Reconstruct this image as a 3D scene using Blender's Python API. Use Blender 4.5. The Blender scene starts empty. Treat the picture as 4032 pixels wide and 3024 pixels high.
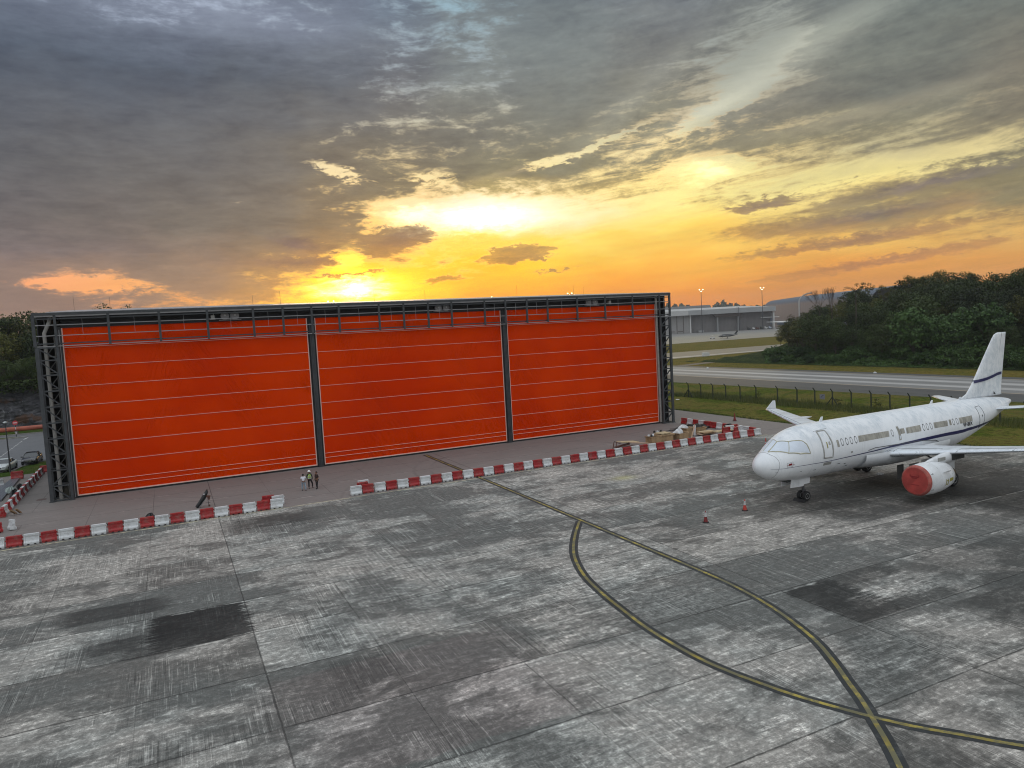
import bpy, bmesh, math, random
import numpy as np
from math import sin, cos, pi, radians as R, hypot, atan2, sqrt
from mathutils import Matrix, Vector

# ------------------------------------------------------------------ camera
sc = bpy.context.scene
F, YAW, PITCH, ROLL, H0 = 2824.82, R(25.48194), R(4.339477), R(-3.05034), 14.3
fw = np.array([sin(YAW)*cos(PITCH), cos(YAW)*cos(PITCH), -sin(PITCH)])
rt0 = np.array([cos(YAW), -sin(YAW), 0.])
up0 = np.cross(rt0, fw)
rt = cos(ROLL)*rt0 + sin(ROLL)*up0
up = -sin(ROLL)*rt0 + cos(ROLL)*up0
cam = bpy.data.objects.new('camera', bpy.data.cameras.new('camera'))
sc.collection.objects.link(cam)
M = Matrix.Identity(4)
for i in range(3):
    M[i][0], M[i][1], M[i][2] = rt[i], up[i], -fw[i]
M[2][3] = H0
cam.matrix_world = M
cam.data.sensor_width = 36
cam.data.lens = F/4032*36
cam.data.clip_start = .3
cam.data.clip_end = 12000
sc.camera = cam
sc.render.resolution_x, sc.render.resolution_y = 1024, 768
sc.view_settings.view_transform = 'Standard'
sc.view_settings.look = 'None'
sc.view_settings.exposure = 0
sc.view_settings.gamma = 1
sc.cycles.max_bounces = 4; sc.cycles.diffuse_bounces = 2; sc.cycles.glossy_bounces = 2; sc.cycles.volume_bounces = 0
sc.cycles.filter_width = 1.1

def ray(x, y):                      # viewing ray through a point of the photograph
    return fw + rt*(x-2016)/F - up*(y-1512)/F
def U(x, y):                        # point on the ground
    d = ray(x, y); t = -H0/d[2]; return float(d[0]*t), float(d[1]*t)
def PY(x, y, Y):                    # point on the plane Y = const
    d = ray(x, y); t = Y/d[1]; return float(d[0]*t), float(H0+d[2]*t)
def PX(x, y, X):
    d = ray(x, y); t = X/d[0]; return float(d[1]*t), float(H0+d[2]*t)

def lin(c):                         # sRGB 0..255 -> linear
    return tuple((v/255/12.92 if v/255 <= .04045 else ((v/255+.055)/1.055)**2.4) for v in c)

# ------------------------------------------------------------------ node helper
class NT:
    def __init__(s, tree): s.t = tree; s.n = tree.nodes; s.l = tree.links
    def node(s, ty, **k):
        n = s.n.new(ty)
        for a, b in k.items(): setattr(n, a, b)
        return n
    def put(s, sock, v):
        if isinstance(v, bpy.types.NodeSocket): s.l.new(v, sock)
        elif v is not None:
            if sock.type == 'RGBA' and isinstance(v, (tuple, list)) and len(v) == 3: v = tuple(v)+(1,)
            sock.default_value = v
    def m(s, op, a, b=None, c=None, clamp=False):
        n = s.node('ShaderNodeMath', operation=op, use_clamp=clamp)
        for i, v in enumerate((a, b, c)):
            if v is not None: s.put(n.inputs[i], v)
        return n.outputs[0]
    def add(s, a, b): return s.m('ADD', a, b)
    def sub(s, a, b): return s.m('SUBTRACT', a, b)
    def mul(s, a, b, clamp=False): return s.m('MULTIPLY', a, b, clamp=clamp)
    def sm(s, v, lo, hi, a=0., b=1.):
        n = s.node('ShaderNodeMapRange', interpolation_type='SMOOTHSTEP')
        for i, q in enumerate((v, lo, hi, a, b)): s.put(n.inputs[i], q)
        return n.outputs[0]
    def rng(s, v, lo, hi, a=0., b=1.):
        n = s.node('ShaderNodeMapRange')
        for i, q in enumerate((v, lo, hi, a, b)): s.put(n.inputs[i], q)
        return n.outputs[0]
    def mix(s, f, a, b, mode='MIX', clamp=True):
        n = s.node('ShaderNodeMix', data_type='RGBA', blend_type=mode, clamp_factor=clamp)
        s.put(n.inputs[0], f); s.put(n.inputs[6], a); s.put(n.inputs[7], b)
        return n.outputs[2]
    def mixf(s, f, a, b):
        n = s.node('ShaderNodeMix', data_type='FLOAT')
        s.put(n.inputs[0], f); s.put(n.inputs[2], a); s.put(n.inputs[3], b)
        return n.outputs[0]
    def sep(s, v):
        n = s.node('ShaderNodeSeparateXYZ'); s.put(n.inputs[0], v); return n.outputs
    def xyz(s, x, y, z=0.):
        n = s.node('ShaderNodeCombineXYZ')
        for i, q in enumerate((x, y, z)): s.put(n.inputs[i], q)
        return n.outputs[0]
    def noise(s, v, scale=1., detail=3., rough=.5, dist=0., lac=2., out=0):
        n = s.node('ShaderNodeTexNoise')
        s.put(n.inputs['Vector'], v); s.put(n.inputs['Scale'], scale); s.put(n.inputs['Detail'], detail)
        s.put(n.inputs['Roughness'], rough); s.put(n.inputs['Distortion'], dist); s.put(n.inputs['Lacunarity'], lac)
        return n.outputs[out]
    def white(s, v, out=0):
        n = s.node('ShaderNodeTexWhiteNoise'); s.put(n.inputs['Vector'], v); return n.outputs[out]
    def vm(s, op, a, b=None, out=0):
        n = s.node('ShaderNodeVectorMath', operation=op); s.put(n.inputs[0], a)
        if b is not None: s.put(n.inputs[1], b)
        return n.outputs[out]
    def ramp(s, f, stops, interp='LINEAR'):
        n = s.node('ShaderNodeValToRGB'); n.color_ramp.interpolation = interp
        e = n.color_ramp.elements
        while len(e) < len(stops): e.new(.5)
        for q, (p, c) in zip(e, stops): q.position = p
        for q, (p, c) in zip(e, stops): q.color = tuple(c)+(1,) if len(c) == 3 else c
        s.put(n.inputs[0], f)
        return n.outputs
    def gauss(s, x, y, cx, cy, sx, sy, rot=0.):
        dx = s.sub(x, cx); dy = s.sub(y, cy)
        if rot:
            c, q = cos(rot), sin(rot)
            dx, dy = s.add(s.mul(dx, c), s.mul(dy, q)), s.sub(s.mul(dy, c), s.mul(dx, q))
        a = s.mul(dx, 1/sx); b = s.mul(dy, 1/sy)
        d = s.add(s.mul(a, a), s.mul(b, b))
        return s.m('POWER', 2.71828, s.mul(d, -1.))

# ------------------------------------------------------------------ sky (world)
def build_world():
    w = bpy.data.worlds.new('World'); sc.world = w; w.use_nodes = True
    t = NT(w.node_tree); t.n.clear()
    d = t.node('ShaderNodeTexCoord').outputs['Generated']
    d = t.vm('NORMALIZE', d)
    x, y, z = t.sep(d)
    az = t.mul(t.m('ARCTAN2', x, y), 57.2958)
    el = t.mul(t.m('ARCSINE', z), 57.2958)
    # planar cloud-deck coordinates, rotated so streaks run out of the sunset
    zz = t.m('MAXIMUM', t.add(z, .07), .02)
    px, py = t.m('DIVIDE', x, zz), t.m('DIVIDE', y, zz)
    a = R(30); ca, sa = cos(a), sin(a)
    ua = t.add(t.mul(px, sa), t.mul(py, ca)); ub = t.sub(t.mul(px, ca), t.mul(py, sa))
    deck = t.xyz(t.mul(ua, .33), ub, 0)
    deck2 = t.xyz(t.mul(ua, .8), ub, 3.3)
    # warp of the large layout
    wx = t.noise(t.xyz(t.mul(az, .11), t.mul(el, .3), 0), 1., 4., .62)
    wy = t.noise(t.xyz(t.mul(az, .11), t.mul(el, .3), 20.), 1., 4., .62); wz = wx
    az2 = t.add(az, t.mul(t.sub(wx, .5), 9.))
    el2 = t.add(el, t.mul(t.sub(wy, .5), 4.2))
    e01 = t.mul(el2, 1/30.)
    rows = [1, 3, 5, 7, 9, 12, 15, 19, 24]
    T = {  # azimuth: nine (r,g,b, open) from the horizon up
     -10: [(170,142,120,.1),(148,126,114,.1),(148,126,114,.1),(124,112,110,.05),(110,103,102,-.15),(101,100,102,-.2),(96,98,104,-.2),(92,100,113,-.15),(108,116,132,.2)],
     -4: [(186,152,122,.2),(150,126,112,.25),(160,132,112,.42),(126,113,108,.05),(112,105,101,-.15),(104,102,102,-.2),(99,100,104,-.2),(93,101,114,-.1),(118,126,142,.55)],
     2: [(200,156,118,.4),(172,138,110,.45),(150,126,108,.1),(132,117,106,.0),(116,109,102,-.15),(107,104,102,-.2),(101,102,105,-.2),(94,102,115,-.05),(120,128,144,.6)],
     8: [(222,158,92,.5),(205,150,90,.55),(176,138,96,.32),(146,122,98,.2),(122,113,102,-.1),(113,108,102,-.05),(107,106,105,-.1),(99,106,116,.0),(118,126,142,.5)],
     13: [(245,160,40,.7),(245,165,40,.95),(215,150,70,.8),(165,128,88,.3),(138,120,96,.18),(124,115,100,.22),(116,112,105,.24),(104,109,116,.1),(114,123,138,.35)],
     18: [(250,165,60,.9),(248,180,60,.92),(225,165,75,.65),(178,136,88,.5),(165,140,95,.8),(132,122,100,.26),(122,118,108,.36),(112,114,118,.36),(110,122,136,.35)],
     24: [(248,162,76,1),(248,180,76,.9),(225,170,84,.8),(222,176,92,.88),(214,188,120,.70),(138,130,104,.14),(126,123,112,.26),(132,137,134,.35),(124,134,138,.5)],
     30: [(240,158,84,1),(246,176,84,.95),(232,176,88,.92),(236,190,96,.95),(232,196,112,.85),(140,132,106,.16),(130,127,113,.18),(128,133,130,.15),(118,127,130,.2)],
     38: [(226,156,90,1),(240,170,88,.95),(238,182,90,.9),(226,180,98,.85),(208,180,112,.7),(158,148,116,.42),(140,136,118,.32),(126,126,120,.22),(112,118,124,.1)],
     46: [(216,152,92,1),(224,160,92,.9),(214,164,94,.78),(184,154,102,.5),(176,154,108,.52),(150,142,114,.4),(138,134,120,.35),(132,134,126,.5),(114,120,122,.25)],
     54: [(226,158,96,1),(226,162,98,.9),(205,158,100,.7),(160,142,104,.33),(168,152,114,.46),(140,134,112,.32),(122,122,112,.0),(114,119,114,-.05),(106,114,116,.0)],
     62: [(224,156,96,.95),(222,160,98,.8),(188,150,100,.6),(148,136,104,.4),(142,134,108,.42),(136,128,110,.3),(124,120,108,.08),(110,115,110,-.05),(102,110,112,.0)],
    }
    B = {  # bright sky behind the deck
     -10: [(246,170,120),(246,170,120),(246,170,120),(225,180,150),(190,180,180),(170,175,190),(160,168,188),(150,160,180),(150,160,182)],
     2: [(250,172,104),(252,172,100),(252,180,112),(235,190,140),(210,195,170),(185,185,185),(170,178,190),(160,170,186),(158,168,186)],
     13: [(255,165,30),(255,225,20),(255,220,30),(255,190,80),(255,205,110),(250,225,170),(215,205,175),(172,180,184),(160,174,188)],
     24: [(250,156,70),(254,180,66),(255,208,66),(255,226,100),(255,255,225),(244,224,160),(205,198,170),(168,178,182),(150,178,190)],
     38: [(230,150,84),(246,168,82),(252,192,88),(255,218,108),(255,240,150),(250,232,165),(182,180,158),(150,155,150),(134,142,144)],
     50: [(214,152,92),(228,164,92),(236,186,100),(232,198,118),(246,228,150),(186,178,144),(152,152,138),(162,164,152),(136,142,140)],
     62: [(206,148,94),(218,160,94),(220,180,110),(200,176,118),(236,218,156),(176,160,128),(140,136,118),(122,126,118),(112,118,116)],
    }
    def lut(tab, alpha):
        prev = None; pa = None; pk = None
        for k in sorted(tab):
            st = []
            for r, c in zip(rows, tab[k]):          # allow for the haze in front of the low sky
                tr = math.exp(-.00013*min(2200, 85/sin(R(r)))); cc = lin(c[:3])
                cc = tuple(max(0., (v-(1-tr)*q)/tr) for v, q in zip(cc, (.52, .45, .34)))
                st.append((r/30., cc+((c[3],) if alpha else (1,))))
            o = t.ramp(e01, st, 'LINEAR' if alpha else 'LINEAR')
            if prev is None: prev, pa = o[0], o[1]
            else:
                f = t.sm(az2, pk, k)
                prev = t.mix(f, prev, o[0])
                if alpha: pa = t.mixf(f, pa, o[1])
            pk = k
        return prev, pa
    deckc, opening = lut(T, True)
    bright, _ = lut(B, False)
    # cloud textures
    n1 = t.noise(deck, 1.5, 5., .62, .35)
    n2 = t.noise(deck2, 5.2, 4., .66, .4)
    n6 = t.noise(t.xyz(t.add(t.mul(az, .42), t.mul(el, -.25)), t.mul(el, 1.9), 4.), 1., 5., .7, .5)
    n7 = t.noise(t.xyz(t.mul(az, .9), t.mul(el, 2.2), 9.), 1., 5., .7, .2)
    n3 = t.noise(t.xyz(t.mul(az, .25), t.mul(el, .85), 7.), 1., 6., .68, .3)
    n4 = t.noise(t.xyz(t.mul(az, .10), t.mul(t.add(el, t.mul(az, -.11)), .75), 2.), 1.2, 6., .64, .6)
    rightw = t.sm(az, 22., 36.)
    det = t.add(t.mul(n3, t.mixf(rightw, .62, .2)), t.mul(n1, .22))
    det = t.add(det, t.mul(n4, t.mixf(rightw, .16, .58)))            # ~0.5 mean
    v = t.add(t.add(t.mul(t.sub(det, .5), 2.2), t.mul(t.sub(n7, .5), .5)), opening)
    drk = 0.
    for cx, cy, sx, sy, am, rot in ((26.7,6.15,1.9,.42,-1.5,.0),(25.4,5.5,1.7,.3,-1.2,.0),(28.2,5.6,1.4,.25,-.9,.0),(20.3,4.2,1.3,.2,-1.,.03),
            (29.,4.4,1.9,.16,-.7,.0),(9.6,7.3,1.7,.4,-1.,-.2),(17.6,7.6,2.2,.8,-.9,.2),(52.,6.6,6.,.42,-1.3,.07),(50.,4.9,6.,.28,-1.3,.07),
            (52.,3.3,6.,.3,-1.4,.1),(45.,8.1,2.2,.3,-.9,.1),(56.,8.3,5.,.35,-.7,.1),(20.,12.,1.4,.35,.5,0),(11.8,12.9,1.2,.35,.55,-.3),(13.8,12.3,1.,.3,.5,-.4),
            (41.5,11.2,2.2,.8,.8,0),(42.3,15.2,3.3,.5,.75,.35),(45.5,18.,3.4,.9,.55,.5),(33.,13.6,3.6,.22,.5,.33),(29.2,12.6,2.,.25,.5,.2),(53.,9.8,6.,.6,.5,.06),
            (13.4,4.9,1.6,.10,-1.1,.05),(13.2,6.2,1.,.5,.5,0),(9.5,5.9,3.4,.35,-.5,.0),(-4.4,4.7,3.4,.42,.7,-.04),(18.3,9.4,2.4,.55,.7,.1),(22.5,8.6,4.,.6,.5,0)):
        gg = t.gauss(t.add(az, t.mul(t.sub(n6, .5), 5.)), t.add(el, t.mul(t.sub(n7, .5), 1.5)), cx, cy, sx, sy, rot)
        v = t.add(v, t.mul(gg, am*1.25))
        if am < 0: drk = gg if isinstance(drk, float) else t.add(drk, gg)
    mask = t.sm(v, .30, .72)
    # deck shading
    puff = t.sub(t.add(t.add(t.mul(n2, .30), t.mul(t.mixf(rightw, n6, n7), .3)), t.mul(t.mixf(rightw, n3, n4), .4)), .5)
    shade = t.mul(t.add(1., t.mul(puff, t.sm(el, 1., 9., .7, 2.1))), t.sub(1., t.m('MINIMUM', t.mul(drk, .38), .38)))
    deckc = t.mix(1., deckc, t.xyz(shade, shade, t.add(1., t.mul(puff, t.sm(el, 2., 9., .6, 1.8)))), 'MULTIPLY', False)
    bsh = t.add(1., t.mul(t.sub(n4, .5), .5))
    bright = t.mix(1., bright, t.xyz(bsh, bsh, bsh), 'MULTIPLY', False)
    col = t.mix(mask, deckc, bright)
    # lit rims of the clouds towards the sun
    prox = t.add(t.gauss(az, el, 20., 7.5, 12., 5.), t.mul(t.gauss(az, el, 40., 12.5, 9., 4.), .6))
    rim = t.mul(t.mul(mask, t.sub(1., mask)), t.mul(prox, 2.2))
    col = t.mix(1., col, t.mix(1., t.xyz(rim, rim, rim), (.75, .42, .10), 'MULTIPLY', False), 'ADD', False)
    # glow of the low sun behind the cloud, and the burnt-out patch above it
    eo = t.add(el, t.add(t.mul(t.sub(n3, .5), 1.2), t.mul(t.sub(n7, .5), 1.9))); ao = t.add(az, t.add(t.mul(t.sub(wz, .5), 2.5), t.mul(t.sub(n6, .5), 6.)))
    for cx, cy, sx, sy, k, rot, c in ((47.5, 17.8, 8.5, 1.1, .16, .40, (1., 1., .80)), (41., 14.9, 4., .45, .10, .35, (1., .95, .7)), (28.5, 12.5, 5., .22, .13, .17, (1., .72, .40)),
            (35.5, 16.2, 7., .9, .06, .62, (1., 1., .85)), (52., 13.5, 9., .5, .07, .12, (1., .8, .5)), (6., 22.5, 9., 1.4, .10, -.05, (.8, .9, 1.1))):
        g = t.mul(t.gauss(t.add(az, t.mul(t.sub(n6, .5), 1.5)), t.add(el, t.mul(t.sub(n7, .5), .9)), cx, cy, sx, sy, rot), k)
        col = t.mix(1., col, t.mix(1., t.xyz(g, g, g), c, 'MULTIPLY', False), 'ADD', False)
    g = t.sub(1., t.mul(t.gauss(ao_ := t.add(az, t.mul(t.sub(n6, .5), 6.)), t.add(el, t.mul(t.sub(n3, .5), 3.)), 3., 18.6, 13., 1.7, .02), .20))
    col = t.mix(1., col, t.xyz(g, g, t.add(.04, t.mul(g, .97))), 'MULTIPLY', False)
    def glow(cx, cy, sx, sy, c, k, gate):
        g = t.mul(t.gauss(ao, eo, cx, cy, sx, sy), k)
        if gate: g = t.mul(g, t.mixf(mask, gate, 1.))
        return t.mix(1., t.xyz(g, g, g), c, 'MULTIPLY', False)
    for q in (glow(13.4, 3.8, 1.9, .62, (1.6, 1.3, .9), 1.7, .15), glow(14., 3.9, 4.2, 1.2, (1., .55, .0), .7, .15),
              glow(15., 3.4, 9., 2.4, (.5, .17, .0), .45, .4), glow(23.4, 8.7, 4.0, .75, (1., .93, .62), 1.5, .0),
              glow(18., 9.3, 1.6, .5, (1., .9, .5), .8, .0), glow(13.2, 5.8, .8, .9, (1., .7, .1), .7, .0), glow(41.3, 11.0, 1.6, .6, (1., .85, .45), .6, .1)):
        col = t.mix(1., col, q, 'ADD', False)
    # the part of the sky outside the photograph: paler, overcast, overhead and behind
    az_r = R(25)
    fr = t.add(t.mul(x, sin(az_r)), t.mul(y, cos(az_r)))
    rear = t.sm(fr, .42, -.15)
    zen = t.sm(el, 25., 46.)
    wr = t.m('MAXIMUM', rear, zen)
    rc = t.ramp(t.m('MAXIMUM', z, 0.), [(0., (.46, .47, .48)), (.25, (.66, .69, .72)), (.7, (.92, .98, 1.04)), (1., (.96, 1.04, 1.12))])[0]
    n5 = t.noise(d, 2.2, 3., .55)
    rn = t.add(.75, t.mul(n5, .5))
    rc = t.mix(1., rc, t.xyz(rn, rn, rn), 'MULTIPLY', False)
    below = t.sm(el, -.3, -1.2)
    rc = t.mix(below, rc, (.10, .10, .095))
    wr = t.m('MAXIMUM', wr, below)
    bf = t.node('ShaderNodeBackground'); t.put(bf.inputs[0], col)
    br = t.node('ShaderNodeBackground'); t.put(br.inputs[0], rc)
    bg = t.node('ShaderNodeMixShader'); t.put(bg.inputs[0], wr); t.l.new(bf.outputs[0], bg.inputs[1]); t.l.new(br.outputs[0], bg.inputs[2])
    sky = t.node('ShaderNodeTexSky', sky_type='NISHITA'); sky.sun_disc = False
    sky.sun_elevation = R(4.2); sky.sun_rotation = R(13.3)
    bg2 = t.node('ShaderNodeBackground'); t.put(bg2.inputs[0], sky.outputs[0]); bg2.inputs[1].default_value = .004
    ad = t.node('ShaderNodeAddShader'); t.l.new(bg.outputs[0], ad.inputs[0]); t.l.new(bg2.outputs[0], ad.inputs[1])
    o = t.node('ShaderNodeOutputWorld'); t.l.new(ad.outputs[0], o.inputs[0])
    w.cycles.sampling_method = 'MANUAL'; w.cycles.sample_map_resolution = 512
build_world()
sun = bpy.data.objects.new('sun', bpy.data.lights.new('sun', 'SUN')); sc.collection.objects.link(sun)
sun.data.energy = .5; sun.data.angle = R(12); sun.data.color = (1., .62, .32)
sd = Vector((sin(R(13.3))*cos(R(5)), cos(R(13.3))*cos(R(5)), sin(R(5))))
sun.rotation_euler = sd.to_track_quat('Z', 'Y').to_euler()

# ------------------------------------------------------------------ objects and meshes
COL = sc.collection
def tag(o, label=None, cat=None, group=None, kind=None):
    if label: o['label'] = label
    if cat: o['category'] = cat
    if group: o['group'] = group
    if kind: o['kind'] = kind
    return o
def empty(name, loc=(0, 0, 0), rz=0., label=None, cat=None, group=None, sc_=1.):
    o = bpy.data.objects.new(name, None); COL.objects.link(o)
    o.location = loc; o.rotation_euler = (0, 0, rz); o.scale = (sc_,)*3; o.empty_display_size = .5
    return tag(o, label, cat, group)
def dup(o, loc=None, rz=None, label=None, parent=None):
    c = o.copy(); COL.objects.link(c)
    if parent is not None: c.parent = parent
    if loc is not None: c.location = loc
    if rz is not None: c.rotation_euler = (0, 0, rz)
    if label: c['label'] = label
    for ch in KIDS.get(o.name, []): dup(ch, parent=c)
    return c
KIDS = {}
class MB:
    def __init__(s): s.v = []; s.f = []; s.m = []; s.s = []
    def add(s, vs, fs, mi=0, smooth=False):
        b = len(s.v); s.v += [tuple(map(float, q)) for q in vs]
        for f in fs: s.f.append(tuple(b+i for i in f)); s.m.append(mi); s.s.append(smooth)
        return s
    def hexa(s, c, mi=0):
        return s.add(c, [(0, 3, 2, 1), (4, 5, 6, 7), (0, 1, 5, 4), (1, 2, 6, 5), (2, 3, 7, 6), (3, 0, 4, 7)], mi)
    def box(s, x0, x1, y0, y1, z0, z1, mi=0):
        return s.hexa([(x0, y0, z0), (x1, y0, z0), (x1, y1, z0), (x0, y1, z0), (x0, y0, z1), (x1, y0, z1), (x1, y1, z1), (x0, y1, z1)], mi)
    def cbox(s, c, d, rot=None, mi=0):
        m = rot if rot is not None else Matrix.Identity(3)
        pts = []
        for kz in (-.5, .5):
            for kx, ky in ((-.5, -.5), (.5, -.5), (.5, .5), (-.5, .5)):
                pts.append(Vector(c)+m @ Vector((kx*d[0], ky*d[1], kz*d[2])))
        return s.hexa(pts, mi)
    def bar(s, p, q, w, h=None, mi=0):
        p, q = Vector(p), Vector(q); h = h or w
        z = (q-p); L = z.length
        if L < 1e-6: return s
        m = z.to_track_quat('Z', 'Y').to_matrix()
        return s.cbox((p+q)/2, (w, h, L), m, mi)
    def tube(s, pts, r, n=8, mi=0, cap=True, smooth=True):
        pts = [Vector(p) for p in pts]
        rr = r if isinstance(r, (list, tuple)) else [r]*len(pts)
        vs = []; N = len(pts); side = None
        for i, p in enumerate(pts):
            t = (pts[min(i+1, N-1)]-pts[max(i-1, 0)]).normalized()
            if side is None:
                side = t.cross(Vector((0, 0, 1)))
                if side.length < 1e-3: side = t.cross(Vector((0, 1, 0)))
            side = (side-t*side.dot(t)).normalized(); b = t.cross(side)
            for k in range(n):
                a = 2*pi*k/n; vs.append(p+(side*cos(a)+b*sin(a))*rr[i])
        fs = [(i*n+k, i*n+(k+1) % n, (i+1)*n+(k+1) % n, (i+1)*n+k) for i in range(N-1) for k in range(n)]
        s.add(vs, fs, mi, smooth)
        if cap: s.add(vs[:n], [tuple(range(n))[::-1]], mi); s.add(vs[-n:], [tuple(range(n))], mi)
        return s
    def lathe(s, prof, o=(0, 0, 0), axis='Z', n=24, mi=0, smooth=True):
        vs = []
        for (h, r) in prof:
            for k in range(n):
                a = 2*pi*k/n; c, d = r*cos(a), r*sin(a)
                vs.append({'Z': (o[0]+c, o[1]+d, o[2]+h), 'X': (o[0]+h, o[1]+c, o[2]+d), 'Y': (o[0]+c, o[1]+h, o[2]+d)}[axis])
        fs = [(i*n+k, i*n+(k+1) % n, (i+1)*n+(k+1) % n, (i+1)*n+k) for i in range(len(prof)-1) for k in range(n)]
        s.add(vs, fs, mi, smooth)
        if prof[0][1] > 1e-4: s.add(vs[:n], [tuple(range(n))[::-1]], mi)
        if prof[-1][1] > 1e-4: s.add(vs[-n:], [tuple(range(n))], mi)
        return s
    def prism(s, poly, f0, f1, mi=0):        # f0/f1 map 2-D point to the two end faces
        n = len(poly); a = [f0(*p) for p in poly]; b = [f1(*p) for p in poly]
        return s.add(a+b, [tuple(range(n))[::-1], tuple(range(n, 2*n))]+[(i, (i+1) % n, n+(i+1) % n, n+i) for i in range(n)], mi)
    def grid(s, rows, mi=0, smooth=True, close=False):
        n = len(rows[0]); vs = [p for r in rows for p in r]
        K = n if close else n-1
        fs = [(i*n+k, i*n+(k+1) % n, (i+1)*n+(k+1) % n, (i+1)*n+k) for i in range(len(rows)-1) for k in range(K)]
        return s.add(vs, fs, mi, smooth)
    def build(s, name, mats, parent=None, loc=None, bevel=0., fix=False):
        me = bpy.data.meshes.new(name); me.from_pydata(s.v, [], s.f)
        for m in (mats if isinstance(mats, (list, tuple)) else [mats]): me.materials.append(m)
        me.polygons.foreach_set('material_index', s.m); me.polygons.foreach_set('use_smooth', s.s)
        if fix:
            bm = bmesh.new(); bm.from_mesh(me); bmesh.ops.remove_doubles(bm, verts=bm.verts, dist=1e-4)
            bmesh.ops.recalc_face_normals(bm, faces=bm.faces); bm.to_mesh(me); bm.free()
        me.update()
        o = bpy.data.objects.new(name, me); COL.objects.link(o)
        if parent is not None: o.parent = parent; KIDS.setdefault(parent.name, []).append(o)
        if loc: o.location = loc
        if bevel:
            b = o.modifiers.new('bevel', 'BEVEL'); b.width = bevel; b.segments = 2; b.limit_method = 'ANGLE'
        return o

# ------------------------------------------------------------------ materials
def mat(name, col, rough=.6, metal=0., var=.0, vscale=3., bump=0., bscale=20., spec=None, emit=None, es=1., streak=None, dirt=None):
    m = bpy.data.materials.new(name); m.use_nodes = True
    t = NT(m.node_tree); b = t.n['Principled BSDF']
    c = tuple(col)+(1,)
    co = t.node('ShaderNodeTexCoord').outputs['Object']
    if var:
        v = co if streak is None else t.vm('MULTIPLY', co, streak)
        n = t.noise(v, vscale, 6., .6)
        f = t.sm(n, .3, .7)
        lo = tuple(q*(1-var) for q in col); hi = tuple(min(1, q*(1+var*.6)) for q in col)
        c = t.mix(f, lo, hi)
        if dirt:
            g = t.sm(t.noise(co, dirt[1], 7., .65, .4), dirt[2], dirt[2]+.2)
            c = t.mix(t.mul(g, dirt[3]), c, dirt[0])
        rn = t.add(rough-.08, t.mul(n, .16)); t.put(b.inputs['Roughness'], rn)
    else: b.inputs['Roughness'].default_value = rough
    t.put(b.inputs['Base Color'], c)
    b.inputs['Metallic'].default_value = metal
    if spec is not None: b.inputs['Specular IOR Level'].default_value = spec
    if emit: b.inputs['Emission Color'].default_value = tuple(emit)+(1,); b.inputs['Emission Strength'].default_value = es
    if bump:
        bn = t.node('ShaderNodeBump'); bn.inputs['Distance'].default_value = .02; bn.inputs['Strength'].default_value = bump
        t.put(bn.inputs['Height'], t.noise(co, bscale, 4., .6)); t.l.new(bn.outputs[0], b.inputs['Normal'])
    return m

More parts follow.
